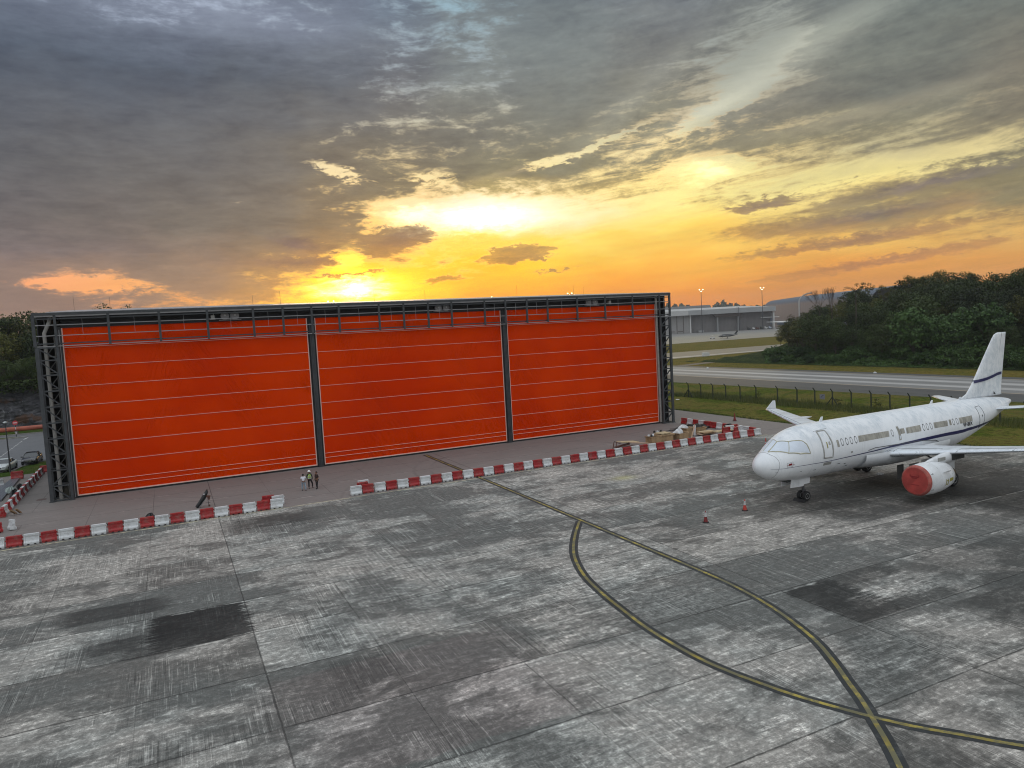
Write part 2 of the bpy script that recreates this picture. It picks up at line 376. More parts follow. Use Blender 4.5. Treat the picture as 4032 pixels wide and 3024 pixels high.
# ------------------------------------------------------------------ the ground
def concrete():
    m = bpy.data.materials.new('apron_concrete'); m.use_nodes = True
    t = NT(m.node_tree); b = t.n['Principled BSDF']
    P = t.node('ShaderNodeNewGeometry').outputs['Position']
    x, y, z = t.sep(P)
    ix = t.m('FLOOR', t.mul(t.sub(x, 2.75), .2)); iy = t.m('FLOOR', t.mul(t.sub(y, 17.1), .2))
    wn = t.white(t.xyz(ix, iy, 1.), out=1); r1, r2, r3 = t.sep(wn)
    w2 = t.white(t.xyz(t.m('FLOOR', t.mul(t.sub(x, 2.75), .04)), iy, 5.), out=1); q1, q2, q3 = t.sep(w2)
    big = t.noise(t.xyz(t.mul(x, .7), y, 0), .13, 6., .66, .5)
    med = t.noise(t.xyz(t.mul(x, .6), y, 4.), .6, 9., .74, .5)
    grit = t.noise(P, 3.2, 8., .82, .2)
    sy = t.noise(t.xyz(t.mul(x, 7.), t.mul(y, .22), t.mul(r1, 9.)), 1., 5., .72)          # broom streaks along y
    sy2 = t.noise(t.xyz(t.mul(x, 26.), t.mul(y, .30), r2), 1., 3., .7)
    sx = t.noise(t.xyz(t.mul(x, .55), t.mul(y, 4.2), 3.), 1., 9., .74, .3)                # smears along x
    fine = t.noise(P, 16., 3., .7)
    inner = t.sm(y, 63.9, 64.2)
    w = t.add(t.mul(big, .9), t.add(t.mul(t.sub(r1, .5), .05), t.mul(t.sub(q1, .5), .11)))
    wear = t.sm(t.add(w, t.mul(t.sub(med, .5), .95)), .38, .56)
    mott = t.sm(t.add(t.mul(sx, .5), t.mul(grit, .5)), .44, .59)
    lum = t.add(.064, t.mul(wear, .078))
    lum = t.add(lum, t.mul(t.mul(mott, t.mixf(wear, .25, 1.)), .092))
    # streaks: light and dark scratches in the worn slabs
    reg = t.sm(t.add(t.noise(t.xyz(x, y, 11.), .22, 6., .66, .4), t.mul(t.sub(grit, .5), .5)), .44, .58)
    ls = t.mul(t.sm(t.add(t.mul(sy, .45), t.mul(sy2, .55)), .53, .62), reg)
    ds = t.mul(t.sm(t.add(t.mul(sy, .4), t.mul(sy2, .6)), .47, .38), reg)
    lum = t.add(lum, t.mul(ls, .13)); lum = t.mul(lum, t.sub(1., t.mul(ds, .60)))
    sg = t.sm(t.add(t.mul(grit, .55), t.mul(sx, .45)), .53, .59)
    lum = t.add(lum, t.mul(t.mul(sg, t.mixf(wear, .12, 1.)), .12))
    lum = t.mul(lum, t.add(.30, t.mul(grit, 1.4)))
    lum = t.mul(lum, t.add(.62, t.mul(fine, .76)))
    # isolated dark slabs and oil stains (x0,x1,y0,y1,strength)
    nx = t.add(x, t.mul(t.sub(sx, .5), 3.2)); ny = t.add(y, t.mul(t.sub(med, .5), 1.2))
    def rect(x0, x1, y0, y1, s, s2=None):
        s2 = s2 or s
        return t.mul(t.mul(t.sm(nx, x0-s, x0+s), t.sm(nx, x1+s2, x1-s2)), t.mul(t.sm(ny, y0-.12, y0+.12), t.sm(ny, y1+.12, y1-.12)))
    dark = 0.
    for x0, x1, y0, y1, s, k in ((-2.0, 2.75, 37.15, 42.05, .25, 1.), (-4.6, -2., 38.2, 39.9, .7, .75), (-3.4, 0., 36.9, 38.4, .6, .8), (-6.2, -1.2, 43.2, 45.6, .7, .72), (3.0, 9.5, 58.2, 61.5, 1., .6),
            (27.7, 31.2, 22.2, 27.05, .35, .85), (31., 35.5, 25.6, 27.05, .9, .6), (27.7, 35., 22.2, 23.4, .8, .55), (36.5, 46., 21.5, 26.5, 1.5, .5), (33., 45., 14., 21.5, 1.4, .6), (23., 27.6, 17.2, 21.9, .8, .25),
            (41., 52., 33., 44., 1.8, .62), (50., 66., 28., 42., 2.4, .75), (14., 22., 12.5, 15.8, 1.2, .4), (28.5, 31.5, 36., 41., 1.2, .35),
            (5., 8., 27.8, 31.5, .9, .3), (-4., 1., 23.4, 25.2, .8, .45), (46., 58., 44., 50., 2., .35)):
        q = t.mul(rect(x0, x1, y0, y1, s), k); dark = q if isinstance(dark, float) else t.m('MAXIMUM', dark, q)
    dark = t.mul(dark, t.sm(t.add(t.mul(sx, .5), t.mul(med, .6)), .42, .60, .75, 1.))
    lum = t.mul(lum, t.sub(1., t.mul(dark, .92)))
    # bright worn patches
    for x0, x1, y0, y1, s, k in ((17.3, 18.0, 17.9, 18.35, .2, .3), (18.5, 18.95, 18.1, 18.6, .2, .35), (18.55, 19., 17.35, 17.75, .2, .35), (19.0, 19.4, 16.6, 16.85, .2, .25), (15., 25.5, 27.4, 36.5, 2., .07), (30., 36., 23.2, 25., 1., .1), (26., 34., 58., 63., 1.5, .08), (5., 15., 17.5, 22., 2., .045), (22.5, 30., 17.3, 21.5, 2., .06)):
        lum = t.add(lum, t.mul(t.mul(rect(x0, x1, y0, y1, s), mott), k))
    # smoother, pinker yard in front of the hangar
    lin_ = t.mul(t.add(.062, t.mul(t.add(t.mul(sx, .6), t.mul(big, .4)), .09)), t.add(.75, t.mul(t.add(fine, grit), .25)))
    lin_ = t.add(lin_, t.mul(t.sm(t.add(sx, t.mul(t.sub(big, .5), .6)), .60, .72), .05))
    lum = t.mixf(inner, lum, lin_)
    # tyre scuffs
    def arc(cx, cy, r, wd, k):
        d = t.m('SQRT', t.add(t.m('POWER', t.sub(x, cx), 2.), t.m('POWER', t.sub(y, cy), 2.)))
        return t.mul(t.mul(t.sm(t.m('ABSOLUTE', t.sub(d, r)), wd, 0.), k), t.sm(big, .4, .6))
    ar = 0.
    for q in ((36., 68., 12.5, .3, .4), (36., 68., 14.2, .3, .4), (30., 60., 17.5, .25, .25), (8., 84., 12., .25, .3), (8., 84., 13.8, .25, .3), (44., 20., 15., .2, .3), (44., 20., 16.6, .2, .3), (10., 6., 22., .2, .25), (10., 6., 23.7, .2, .25)):
        v = arc(*q); ar = v if isinstance(ar, float) else t.add(ar, v)
    lum = t.mul(lum, t.sub(1., t.mul(ar, .7)))
    # joints every five metres
    wob = t.mul(t.sub(t.noise(P, 2.5, 4., .7), .5), .09)
    def joint(v, off, pit, wd):
        f = t.m('ABSOLUTE', t.sub(t.m('FRACT', t.add(t.mul(t.sub(t.add(v, wob), off), 1/pit), .5)), .5))
        return t.sm(t.mul(f, pit), wd, wd*.35)
    jy = joint(y, 17.1, 5., .055); jx = joint(x, 2.75, 5., .035); jX = joint(x, 2.75, 25., .05)
    jl = joint(t.add(y, .16), 17.1, 5., .10)
    j = t.m('MAXIMUM', t.mul(jy, t.sm(med, .3, .55, .35, .9)), t.m('MAXIMUM', t.mul(jx, t.sm(t.add(t.mul(r3, .5), t.mul(med, .6)), .45, .75, .0, .7)), t.mul(jX, t.sm(grit, .3, .6, .3, .9))))
    lum = t.add(lum, t.mul(t.mul(jl, t.sm(med, .5, .6)), .10))
    lum = t.mul(lum, t.sub(1., t.mul(j, .75)))
    tint = t.mix(t.sm(t.add(t.mul(big, .85), t.mul(q2, .15)), .36, .6), (.99, 1.01, .94), (1.06, .995, .90))
    tint = t.mix(inner, tint, (1.14, 1.02, .95))
    pink = t.mul(rect(3., 13., 22.5, 31., 2.2), .5)
    tint = t.mix(pink, tint, (1.18, .98, .92))
    k = t.mul(lum, 1.62)
    col = t.mix(1., t.xyz(k, k, k), tint, 'MULTIPLY', False)
    # faded yellow spot
    col = t.mix(t.mul(t.gauss(x, y, 37.3, 55.2, 1.1, .8), .5), col, (.42, .40, .14))
    t.put(b.inputs['Base Color'], col)
    t.put(b.inputs['Roughness'], t.add(.62, t.mul(med, .3)))
    b.inputs['Specular IOR Level'].default_value = .3
    bn = t.node('ShaderNodeBump'); bn.inputs['Distance'].default_value = .012; bn.inputs['Strength'].default_value = .6
    t.put(bn.inputs['Height'], t.add(t.mul(grit, 1.2), t.add(t.mul(fine, .5), t.add(t.mul(sy2, .6), t.mul(j, -1.5))))); t.l.new(bn.outputs[0], b.inputs['Normal'])
    return m

def grass_mat(name, a, b_, c, sc_=.12):
    m = bpy.data.materials.new(name); m.use_nodes = True
    t = NT(m.node_tree); b = t.n['Principled BSDF']
    P = t.node('ShaderNodeNewGeometry').outputs['Position']
    n1 = t.noise(P, sc_, 8., .68, .4); n2 = t.noise(P, 1.4, 8., .75); n3 = t.noise(P, 9., 3., .7)
    col = t.mix(t.sm(t.add(t.mul(n1, .75), t.mul(n2, .25)), .44, .56), a, b_)
    col = t.mix(t.sm(t.add(t.mul(n2, .7), t.mul(n1, .3)), .48, .66), col, c)
    k = t.add(.15, t.mul(n3, 1.7)); col = t.mix(1., col, t.xyz(k, k, k), 'MULTIPLY', False)
    k = t.sm(n2, .32, .66, .45, 1.5); col = t.mix(1., col, t.xyz(k, k, k), 'MULTIPLY', False)
    t.put(b.inputs['Base Color'], col); b.inputs['Roughness'].default_value = .9; b.inputs['Specular IOR Level'].default_value = .05
    bn = t.node('ShaderNodeBump'); bn.inputs['Distance'].default_value = .12; bn.inputs['Strength'].default_value = .8
    t.put(bn.inputs['Height'], t.add(n3, n2)); t.l.new(bn.outputs[0], b.inputs['Normal'])
    return m

def paving(name, kind):
    m = bpy.data.materials.new(name); m.use_nodes = True
    t = NT(m.node_tree); b = t.n['Principled BSDF']
    P = t.node('ShaderNodeNewGeometry').outputs['Position']; x, y, z = t.sep(P)
    n1 = t.noise(P, .08, 8., .65); n3 = t.noise(P, 3., 5., .7)
    if kind == 'runway':
        st = t.noise(t.xyz(t.mul(x, 1.1), t.mul(y, .02), 0), 1., 6., .65)
        cen = t.mul(t.sm(x, 119.6, 120.2), t.sm(x, 142.6, 142.))
        lum = t.add(t.mixf(cen, .065, .18), t.mul(t.sub(st, .5), t.mixf(cen, .07, .22)))
        for cx, w_, k in ((126.2, 2.2, .20), (133.8, 2.4, .24), (139.5, 1.6, .08)):  # sheen of the wet strips, put into the base colour as lighter bands
            lum = t.add(lum, t.mul(t.sm(t.m('ABSOLUTE', t.sub(t.add(x, t.mul(t.sub(st, .5), 3.)), cx)), w_, w_*.3), k))
        lum = t.mul(lum, t.add(.75, t.mul(n1, .5)))
        col = t.mix(1., t.xyz(lum, lum, lum), (1., .97, .93), 'MULTIPLY', False)
        for cx in (120.3, 142.3):
            col = t.mix(t.mul(t.sm(t.m('ABSOLUTE', t.sub(x, cx)), .35, .2), t.sm(n3, .3, .5, .4, .9)), col, (.42, .33, .22))
        ro = .5
    elif kind == 'far':
        st = t.noise(t.xyz(t.mul(x, .012), t.mul(y, .16), 0), 1., 6., .65)
        lum = t.add(.20, t.mul(t.sub(st, .5), .30)); col = t.mix(1., t.xyz(lum, lum, lum), (1., .97, .90), 'MULTIPLY', False); ro = .42
    elif kind == 'lane':
        st = t.noise(t.xyz(t.mul(x, .02), t.mul(y, .22), 5.), 1., 6., .7)
        lum = t.add(.12, t.mul(t.sub(st, .5), .22))
        lum = t.add(lum, t.mul(t.sm(t.m('ABSOLUTE', t.sub(t.add(y, t.mul(st, 6.)), 229.)), 3., 1.), .28))  # lighter band paints the wet lane's reflection into the colour
        col = t.mix(1., t.xyz(lum, lum, lum), (1., .98, .95), 'MULTIPLY', False); ro = .4
    else:
        st = t.noise(t.xyz(t.mul(x, .4), t.mul(y, .8), 0), .6, 7., .65)
        lum = t.mul(t.add(.075, t.mul(st, .10)), t.add(.8, t.mul(n3, .4)))
        col = t.mix(1., t.xyz(lum, lum, lum), (.97, .99, 1.05), 'MULTIPLY', False); ro = .62
    t.put(b.inputs['Base Color'], col); b.inputs['Roughness'].default_value = ro; b.inputs['Specular IOR Level'].default_value = .45
    return m

def worn_paint(name, col, under, cover=.5, scale=1.2, rough=.6, var=.35):
    m = bpy.data.materials.new(name); m.use_nodes = True
    t = NT(m.node_tree); b = t.n['Principled BSDF']
    P = t.node('ShaderNodeNewGeometry').outputs['Position']
    n = t.noise(P, scale, 8., .75, .3); n2 = t.noise(P, .35, 4., .6)
    c = t.mix(t.sm(n2, .38, .62), tuple(q*(1-var) for q in col), col)
    c = t.mix(t.sm(n, cover-.06, cover+.1), under, c)
    t.put(b.inputs['Base Color'], c); b.inputs['Roughness'].default_value = rough
    return m

GRASS = grass_mat('grass', (.060, .080, .008), (.135, .108, .028), (.040, .070, .006))
GRASSY = grass_mat('lush_grass', (.045, .080, .012), (.075, .090, .018), (.025, .048, .010), .3)
DRY = grass_mat('dry_grass', (.13, .100, .022), (.080, .085, .012), (.15, .105, .032), .1)

def sheet(name, poly, z, m, label=None, cat=None):
    mb = MB(); mb.add([(x, y, z) for x, y in poly], [tuple(range(len(poly)))])
    o = mb.build(name, m); o['kind'] = 'structure'
    return o
sheet('ground', [(-5000, -400), (5000, -400), (5000, 5000), (-5000, 5000)], -.10, DRY)
sheet('grass_verge', [(73, -60), (110.4, -60), (110.0, 60), (109.6, 110), (107.5, 122), (106.2, 135), (104, 170), (100, 240), (73, 240)], -.03, GRASS)
APR = concrete()
sheet('apron', [(-90, -40), (73, -40), (73, 104), (60, 135), (-14.3, 135), (-14.3, 103), (-90, 101)], 0., APR)
sheet('runway', [(110.4, -200), (146.5, -200), (146.5, 700), (100, 700), (104, 170), (107, 122), (110, 60)], -.02, paving('runway_asphalt', 'runway'))
sheet('taxiway', [(60, 219), (190, 219), (232, 223), (420, 226), (420, 262), (60, 262)], -.04, paving('taxiway_asphalt', 'lane'))
sheet('far_apron', [(100, 352), (420, 368), (900, 380), (1300, 430), (900, 900), (-200, 900), (-200, 352)], -.04, paving('far_apron_concrete', 'far'))
sheet('dirt_track', [(140, 178), (162, 184), (186, 188.5), (200, 189), (200, 192), (184, 192), (158, 188), (138, 183)], -.06, mat('dirt', (.16, .13, .09), .9, var=.3, vscale=.4))
road = paving('road_asphalt', 'road')
sheet('road', [(-120, 104), (-14.2, 104), (-10, 112), (-5, 152), (-5, 156), (-120, 156)], -.025, road)
sheet('yard_grass', [(-60, 102.4), (-19.2, 102.7), (-14.6, 103.2), (-14.5, 114.0), (-16.0, 113.4), (-18.1, 110.2), (-18.5, 107.2), (-19.8, 106.7), (-60, 105.6)], .02, GRASSY)
# kerbs round the grass island and the traffic island
CON = mat('kerb_concrete', (.26, .25, .235), .8, var=.25, vscale=2.)
def kerb(pts, w, h):
    mb = MB()
    for p, q in zip(pts[:-1], pts[1:]): mb.bar((p[0], p[1], h/2-.02), (q[0], q[1], h/2-.02), w, h)
    o = mb.build('kerb', CON); o['kind'] = 'structure'
kerb([(-60, 105.7), (-19.8, 106.8), (-18.4, 107.4), (-18.0, 110.3), (-16.0, 113.6), (-14.4, 114.2)], .15, .14)
mb = MB(); pts = [(-80, 151.9), (-27.3, 151.2), (-24.2, 150.6), (-23.2, 150.0), (-24.4, 149.5), (-27.2, 149.2), (-80, 149.4)]
mb.prism(pts, lambda a, b: (a, b, -.03), lambda a, b: (a, b, .12)); mb.build('traffic_island', CON)['kind'] = 'structure'
sheet('island_grass', [(-80, 151.6), (-27.3, 150.9), (-24.4, 150.3), (-24.2, 150.0), (-27.2, 149.5), (-80, 149.7)], .135, GRASSY)
kerb([(-120, 156.2), (-5, 156.2)], .2, .16)
sheet('verge', [(-120, 156.3), (-5, 156.3), (-5, 166), (-120, 166)], .03, GRASSY)

# painted lines
YEL = worn_paint('yellow_line_paint', (.42, .33, .055), (.13, .12, .06), .5, .9, .6, .55)
BLK = worn_paint('black_line_border', (.020, .023, .025), (.055, .058, .058), .40, 1.5, .7, .25)
CRM = worn_paint('cream_line_paint', (.52, .48, .33), (.17, .155, .13), .46, 1.3)
WHT = worn_paint('white_road_paint', (.62, .62, .60), (.16, .16, .165), .4, 2.)
def spline(pts, per=10):
    P = [np.array(p, float) for p in pts]; P = [2*P[0]-P[1]]+P+[2*P[-1]-P[-2]]; out = []
    for i in range(1, len(P)-2):
        a, b, c, d = P[i-1:i+3]
        for k in range(per):
            u = k/per
            out.append(.5*((2*b)+(c-a)*u+(2*a-5*b+4*c-d)*u*u+(3*b-a-3*c+d)*u**3))
    out.append(P[-2]); return out
def ribbon(name, pts, w, z, m):
    rows = []
    for i, p in enumerate(pts):
        a = pts[max(i-1, 0)]; c = pts[min(i+1, len(pts)-1)]
        d = np.array(c)-np.array(a); d = d/np.hypot(*d); n = np.array([-d[1], d[0]])*w/2
        rows.append([(p[0]-n[0], p[1]-n[1], z), (p[0]+n[0], p[1]+n[1], z)])
    mb = MB(); mb.grid(rows, smooth=False); o = mb.build(name, m); o['kind'] = 'structure'; return o
C1 = spline([(26.6, 80.9), (26.6, 60), (26.5, 45.2), (26.47, 40.2), (26.44, 36.9), (26.45, 33.6), (26.4, 30.6), (26.28, 28.7), (25.95, 26.5), (25.45, 24.5), (24.6, 22.1), (23.6, 20.25), (22.75, 18.9), (21.95, 17.6), (21.2, 16.55), (20.45, 15.5), (19.5, 14.3), (17.5, 12.), (14., 9.), (8., 5.)])
C2 = spline([(26.3, 44.9), (24.43, 42.34), (22.73, 39.74), (21.53, 37.45), (20.5, 34.69), (19.9, 32.01), (19.5, 29.33), (19.24, 27.17), (19.18, 25.09), (19.25, 23.33), (19.5, 21.8), (19.9, 20.3), (20.28, 19.1), (20.85, 17.8), (21.4, 16.7), (22.05, 15.6), (22.91, 14.5), (23.95, 13.15), (26., 11.2), (30., 8.)])
ribbon('taxi_line_border', C1, .57, .004, BLK); ribbon('taxi_line_border', C2, .57, .008, BLK)
ribbon('taxi_line', C1, .18, .012, YEL); ribbon('taxi_line', C2, .18, .016, YEL)
ribbon('stand_line', [(-70, 63.55), (-2, 63.6), (16, 63.95), (38, 64.3), (64.5, 64.45)], .24, .005, CRM)
# road dashes and arrows
for i in range(14):
    y0 = 118+i*1.9; ribbon('road_dash', [(-22.6-(y0-118)*.022, y0), (-22.6-(y0-118)*.022, y0+1.2)], .16, -.015, WHT)
ribbon('road_dash', [(-23.3, 146.5), (-23.1, 149.0)], .3, -.015, WHT)
ribbon('road_dash', [(-20.3, 117.3), (-18.3, 117.5)], .3, -.015, WHT)
ribbon('road_dash', [(-16.7, 139.), (-15.4, 141.)], .3, -.015, WHT)

# ------------------------------------------------------------------ orange hangar
STEEL = mat('grey_painted_steel', (.050, .055, .060), .5, .1, var=.25, vscale=1.5)
STEELD = mat('dark_steel', (.035, .036, .038), .55, .1, var=.25, vscale=1.5)
RAIL = mat('galvanised_rail', (.30, .30, .31), .4, .4, var=.15, vscale=1.)
CLAD = mat('dark_cladding', (.028, .028, .030), .7, var=.2, vscale=.5)
SEAM = mat('white_door_tape', (.78, .50, .42), .5)
BLACK = mat('black_rubber', (.008, .008, .009), .7)
PIPE = mat('grey_plastic_pipe', (.30, .29, .27), .45, var=.15)
DRUM = mat('hoist_grey', (.16, .15, .15), .5, .2)
def fabric():
    m = bpy.data.materials.new('orange_door_fabric'); m.use_nodes = True
    t = NT(m.node_tree); b = t.n['Principled BSDF']
    P = t.node('ShaderNodeNewGeometry').outputs['Position']; x, y, z = t.sep(P)
    n = t.noise(P, .10, 4., .5)
    w = t.noise(t.xyz(t.add(x, t.mul(z, .5)), 0, z), .35, 3., .5, out=0)
    col = t.mix(t.sm(t.add(t.mul(n, .8), t.mul(w, .2)), .35, .65), (.62, .033, .0002), (.70, .047, .0003))
    t.put(b.inputs['Base Color'], col); b.inputs['Roughness'].default_value = .5; b.inputs['Specular IOR Level'].default_value = .0
    # tension wrinkles: thin diagonal folds in a few places
    u = t.add(x, t.mul(z, .55)); v = t.sub(z, t.mul(x, .2))
    f1 = t.noise(t.xyz(t.mul(u, 2.6), t.mul(v, .28), 0), 1., 3., .5, .4)
    u2 = t.sub(x, t.mul(z, .35))
    f2 = t.noise(t.xyz(t.mul(u2, 2.2), t.mul(z, .22), 9.), 1., 3., .5, .4)
    ridge = lambda q: t.sm(t.m('ABSOLUTE', t.sub(q, .5)), .05, 0.)
    where = t.sm(t.noise(P, .16, 3., .5), .50, .62); where2 = t.sm(t.noise(t.vm('ADD', P, (40., 0., 9.)), .16, 3., .5), .52, .64)
    h = t.add(t.mul(ridge(f1), where), t.mul(ridge(f2), where2))
    soft = t.noise(t.xyz(t.mul(x, .35), 0, t.mul(z, .2)), 1., 2., .5)
    bn = t.node('ShaderNodeBump'); bn.inputs['Distance'].default_value = .04; bn.inputs['Strength'].default_value = 1.
    t.put(bn.inputs['Height'], t.add(h, t.mul(soft, 7.))); t.l.new(bn.outputs[0], b.inputs['Normal'])
    return m
FAB = fabric()
def ribbed(name, col, axis='x', pitch=.35, rough=.4, metal=.2, depth=.03, var=.15):
    m = bpy.data.materials.new(name); m.use_nodes = True
    t = NT(m.node_tree); b = t.n['Principled BSDF']
    P = t.node('ShaderNodeNewGeometry').outputs['Position']; x, y, z = t.sep(P)
    if axis == 'x': c = x
    elif axis == 'y': c = y
    else: c = t.sub(t.mul(x, .902), t.mul(y, .431))
    h = t.sm(t.m('ABSOLUTE', t.sub(t.m('FRACT', t.mul(c, 1/pitch)), .5)), .12, .2)
    n = t.noise(P, .25, 6., .6)
    k = t.mul(t.add(1-var/2, t.mul(t.sub(n, .5), var*2)), t.mixf(h, 1., .86))
    t.put(b.inputs['Base Color'], t.mix(1., col, t.xyz(k, k, k), 'MULTIPLY', False))
    b.inputs['Roughness'].default_value = rough; b.inputs['Metallic'].default_value = metal
    bn = t.node('ShaderNodeBump'); bn.inputs['Distance'].default_value = depth; bn.inputs['Strength'].default_value = .6
    t.put(bn.inputs['Height'], h); t.l.new(bn.outputs[0], b.inputs['Normal'])
    return m
ROOF = ribbed('ribbed_roof_sheet', (.50, .48, .49), 'x', .6, .35, .3)

hang = empty('hangar', (26.3, 101, 0), 0, 'large hangar with three orange fabric doors and a dark grey steel front frame', 'hangar')
HL = lambda mb: mb
def hb(mb, name, m, parent=None, **k):      # hangar part, modelled in world coordinates
    px, py = 26.3, 101.
    mb.v = [(a-px, b-py, c) for a, b, c in mb.v]
    return mb.build(name, m, parent or hang, **k)
X0, X1, YF, YD, YR, YB = -11.32, 63.84, 81.24, 82.0, 101.0, 121.0
EZ, RZ = 18.22, 19.42
# roof: two slopes, 0.12 thick
mb = MB()
for (ya, za, yb, zb) in ((YF-.12, EZ+.08, YR, RZ), (YR, RZ, YB+.4, EZ+.05)):
    mb.hexa([(X0+1.2, ya, za-.1), (X1-.1, ya, za-.1), (X1-.1, yb, zb-.1), (X0+1.2, yb, zb-.1), (X0+1.2, ya, za), (X1-.1, ya, za), (X1-.1, yb, zb), (X0+1.2, yb, zb)])
hb(mb, 'roof', ROOF)
mb = MB(); mb.box(X0+.1, X0+.2, YD+1.0, YB, 0, EZ-.2); mb.add([(X0+.1, YD+1, EZ-.2), (X0+.1, YB, EZ-.2), (X0+.1, YR, RZ-.3), (X0+.2, YD+1, EZ-.2), (X0+.2, YB, EZ-.2), (X0+.2, YR, RZ-.3)], [(0, 1, 2), (3, 5, 4), (0, 2, 5, 3), (2, 1, 4, 5)])
hb(mb, 'side_wall', CLAD)
# right wall leaves a slot beside the door tower through which daylight shows
mb = MB(); mb.box(X1-.2, X1-.1, YD+.3, YB, 0, EZ-.2); mb.add([(X1-.2, YD+.3, EZ-.2), (X1-.2, YB, EZ-.2), (X1-.2, YR, RZ-.3), (X1-.1, YD+.3, EZ-.2), (X1-.1, YB, EZ-.2), (X1-.1, YR, RZ-.3)], [(0, 1, 2), (3, 5, 4), (0, 2, 5, 3), (2, 1, 4, 5)])
hb(mb, 'side_wall', CLAD)
mb = MB(); mb.box(X0, X1, YB, YB+.15, 0, EZ-.1); hb(mb, 'back_wall', CLAD)
# soffit above the doors, gutter
mb = MB(); mb.box(-9.2, 62.0, YD+1.0, YD+1.15, 16.8, EZ-.15); hb(mb, 'header_wall', CLAD)
mb = MB(); mb.box(X0, X1, YF-.16, YF+.02, EZ-.22, EZ+.02); hb(mb, 'gutter', STEEL)
# roof edge flashing at left end
mb = MB(); mb.box(X0, X0+1.2, YF, YB, EZ-.1, EZ+.0); hb(mb, 'roof_edge', STEEL)
POST = [-11.24, -9.47, -4.97, -.45, 4.05, 8.58, 11.64, 14.70, 17.7, 22.29, 25.22, 28.23, 31.19, 35.53, 38.35, 41.35, 44.32, 48.73, 53.06, 57.46, 61.96, 63.72]
for i, x in enumerate(POST):
    mb = MB(); z0 = 15.0 if i not in (0, 21) else 15.0
    w = .11 if i not in (0, 21) else .14
    mb.box(x-w, x+w, YF-.09, YF+.09, z0, EZ-.22)
    mb.bar((x, YF+.09, 15.1), (x, YD+1.0, 15.5), .08)
    hb(mb, 'canopy_post', STEEL)
for z, dy, h, m in ((17.94, .0, .10, RAIL), (17.70, .12, .10, STEEL), (17.08, -.02, .06, RAIL), (16.06, -.02, .06, RAIL), (15.32, .2, .10, STEEL), (15.06, -.02, .07, RAIL)):
    mb = MB(); mb.box(X0+.05, X1-.05, YF+dy-.035, YF+dy+.035, z-h, z+h if z > 17.9 else z+h*.2); hb(mb, 'canopy_rail', m)
for x in [(a+b)/2 for a, b in zip(POST[:-1], POST[1:])]:
    mb = MB(); mb.box(x-.012, x+.012, YF+.14, YF+.165, 16.1, 17.7); hb(mb, 'sag_rod', RAIL)
# towers
def tower(xa, xb, flip):
    g = empty('tower', (-0, 0, 0)); g.parent = hang; KIDS.setdefault(hang.name, []).append(g)
    zs = [0.1, 1.53, 3.06, 4.59, 6.12, 7.66, 9.2, 10.73, 12.27, 13.7, 14.9]
    for nm, (x, y, w, h) in (('column', (xa, YF, .17, 14.9)), ('column', (xb, YF, .13, 14.9)), ('column', (xa, YF+1.5, .12, 14.9)), ('column', (xb, YF+1.5, .12, 14.9))):
        mb = MB(); mb.box(x-w, x+w, y-.1, y+.1, 0, h); mb.box(x-w-.08, x+w+.08, y-.2, y+.2, 0, .06); hb(mb, nm, STEEL, g)
    for z in zs:
        mb = MB()
        for y in (YF, YF+1.5): mb.box(min(xa, xb)-.02, max(xa, xb)+.02, y-.06, y+.06, z-.06, z+.06)
        for x in (xa, xb): mb.box(x-.05, x+.05, YF+.05, YF+1.45, z-.055, z+.055)
        hb(mb, 'cross_beam', STEEL, g)
    for i, (a, b) in enumerate(zip(zs[:-1], zs[1:])):
        left, right = min(xa, xb)+.12, max(xa, xb)-.12
        down = (i != 1) if not flip else (i == 1)
        for y in (YF+.02,):
            mb = MB()
            p, q = ((left, y, b-.08), (right, y, a+.08)) if down else ((left, y, a+.08), (right, y, b-.08))
            mb.bar(p, q, .17, .1); hb(mb, 'diagonal_brace', STEEL, g)
        for x in (xb,): mb = MB(); mb.bar((x, YF+.1, b-.06), (x, YF+1.4, a+.06), .07); hb(mb, 'diagonal_brace', STEEL, g)
    return g
tower(-11.14, -9.45, False); tower(63.68, 62.05, True)
# doors
seams = [14.86, 12.96, 11.04, 9.13, 7.21, 5.29, 3.38, 1.47, .97]
for xa, xb in ((-9.06, 14.22), (15.1, 37.95), (38.78, 61.72)):
    rows = []; nz, nx = 60, 60
    for k in range(nz+1):
        z = .26+(16.76-.26)*k/nz; r = []
        for i in range(nx+1):
            u = i/nx; x = xa+(xb-xa)*u
            sag = 0.
            zz = sorted([.26, 16.76]+seams)
            for a, b in zip(zz[:-1], zz[1:]):
                if a <= z <= b: sag = sin(pi*(z-a)/(b-a))*(.05 if b-a > 1 else .02)
            r.append((x, YD-sag*sin(pi*u)**.3, z))
        rows.append(r)
    mb = MB(); mb.grid(rows); mb.box(xa, xb, YD+.05, YD+.2, .26, 16.76)
    d = hb(mb, 'fabric_door', FAB)
    mb = MB()
    for z in seams: mb.box(xa, xb, YD-.075, YD+.01, z-.017, z+.017)
    hb(mb, 'seam', SEAM, d)
    mb = MB(); mb.box(xa-.02, xa+.07, YD-.08, YD+.03, .2, 16.76); mb.box(xb-.07, xb+.02, YD-.08, YD+.03, .2, 16.76); mb.box(xa+.07, xb-.07, YD-.08, YD+.03, .2, .31)
    hb(mb, 'edge_trim', SEAM, d)
    mb = MB(); mb.box(xa-.15, xb+.15, YD-.06, YD+.2, 0.0, .2); hb(mb, 'bottom_seal', BLACK, d)
    mb = MB(); mb.box(xa-.1, xb+.1, YD-.1, YD+.25, 16.77, 17.0); hb(mb, 'top_box', BLACK, d)
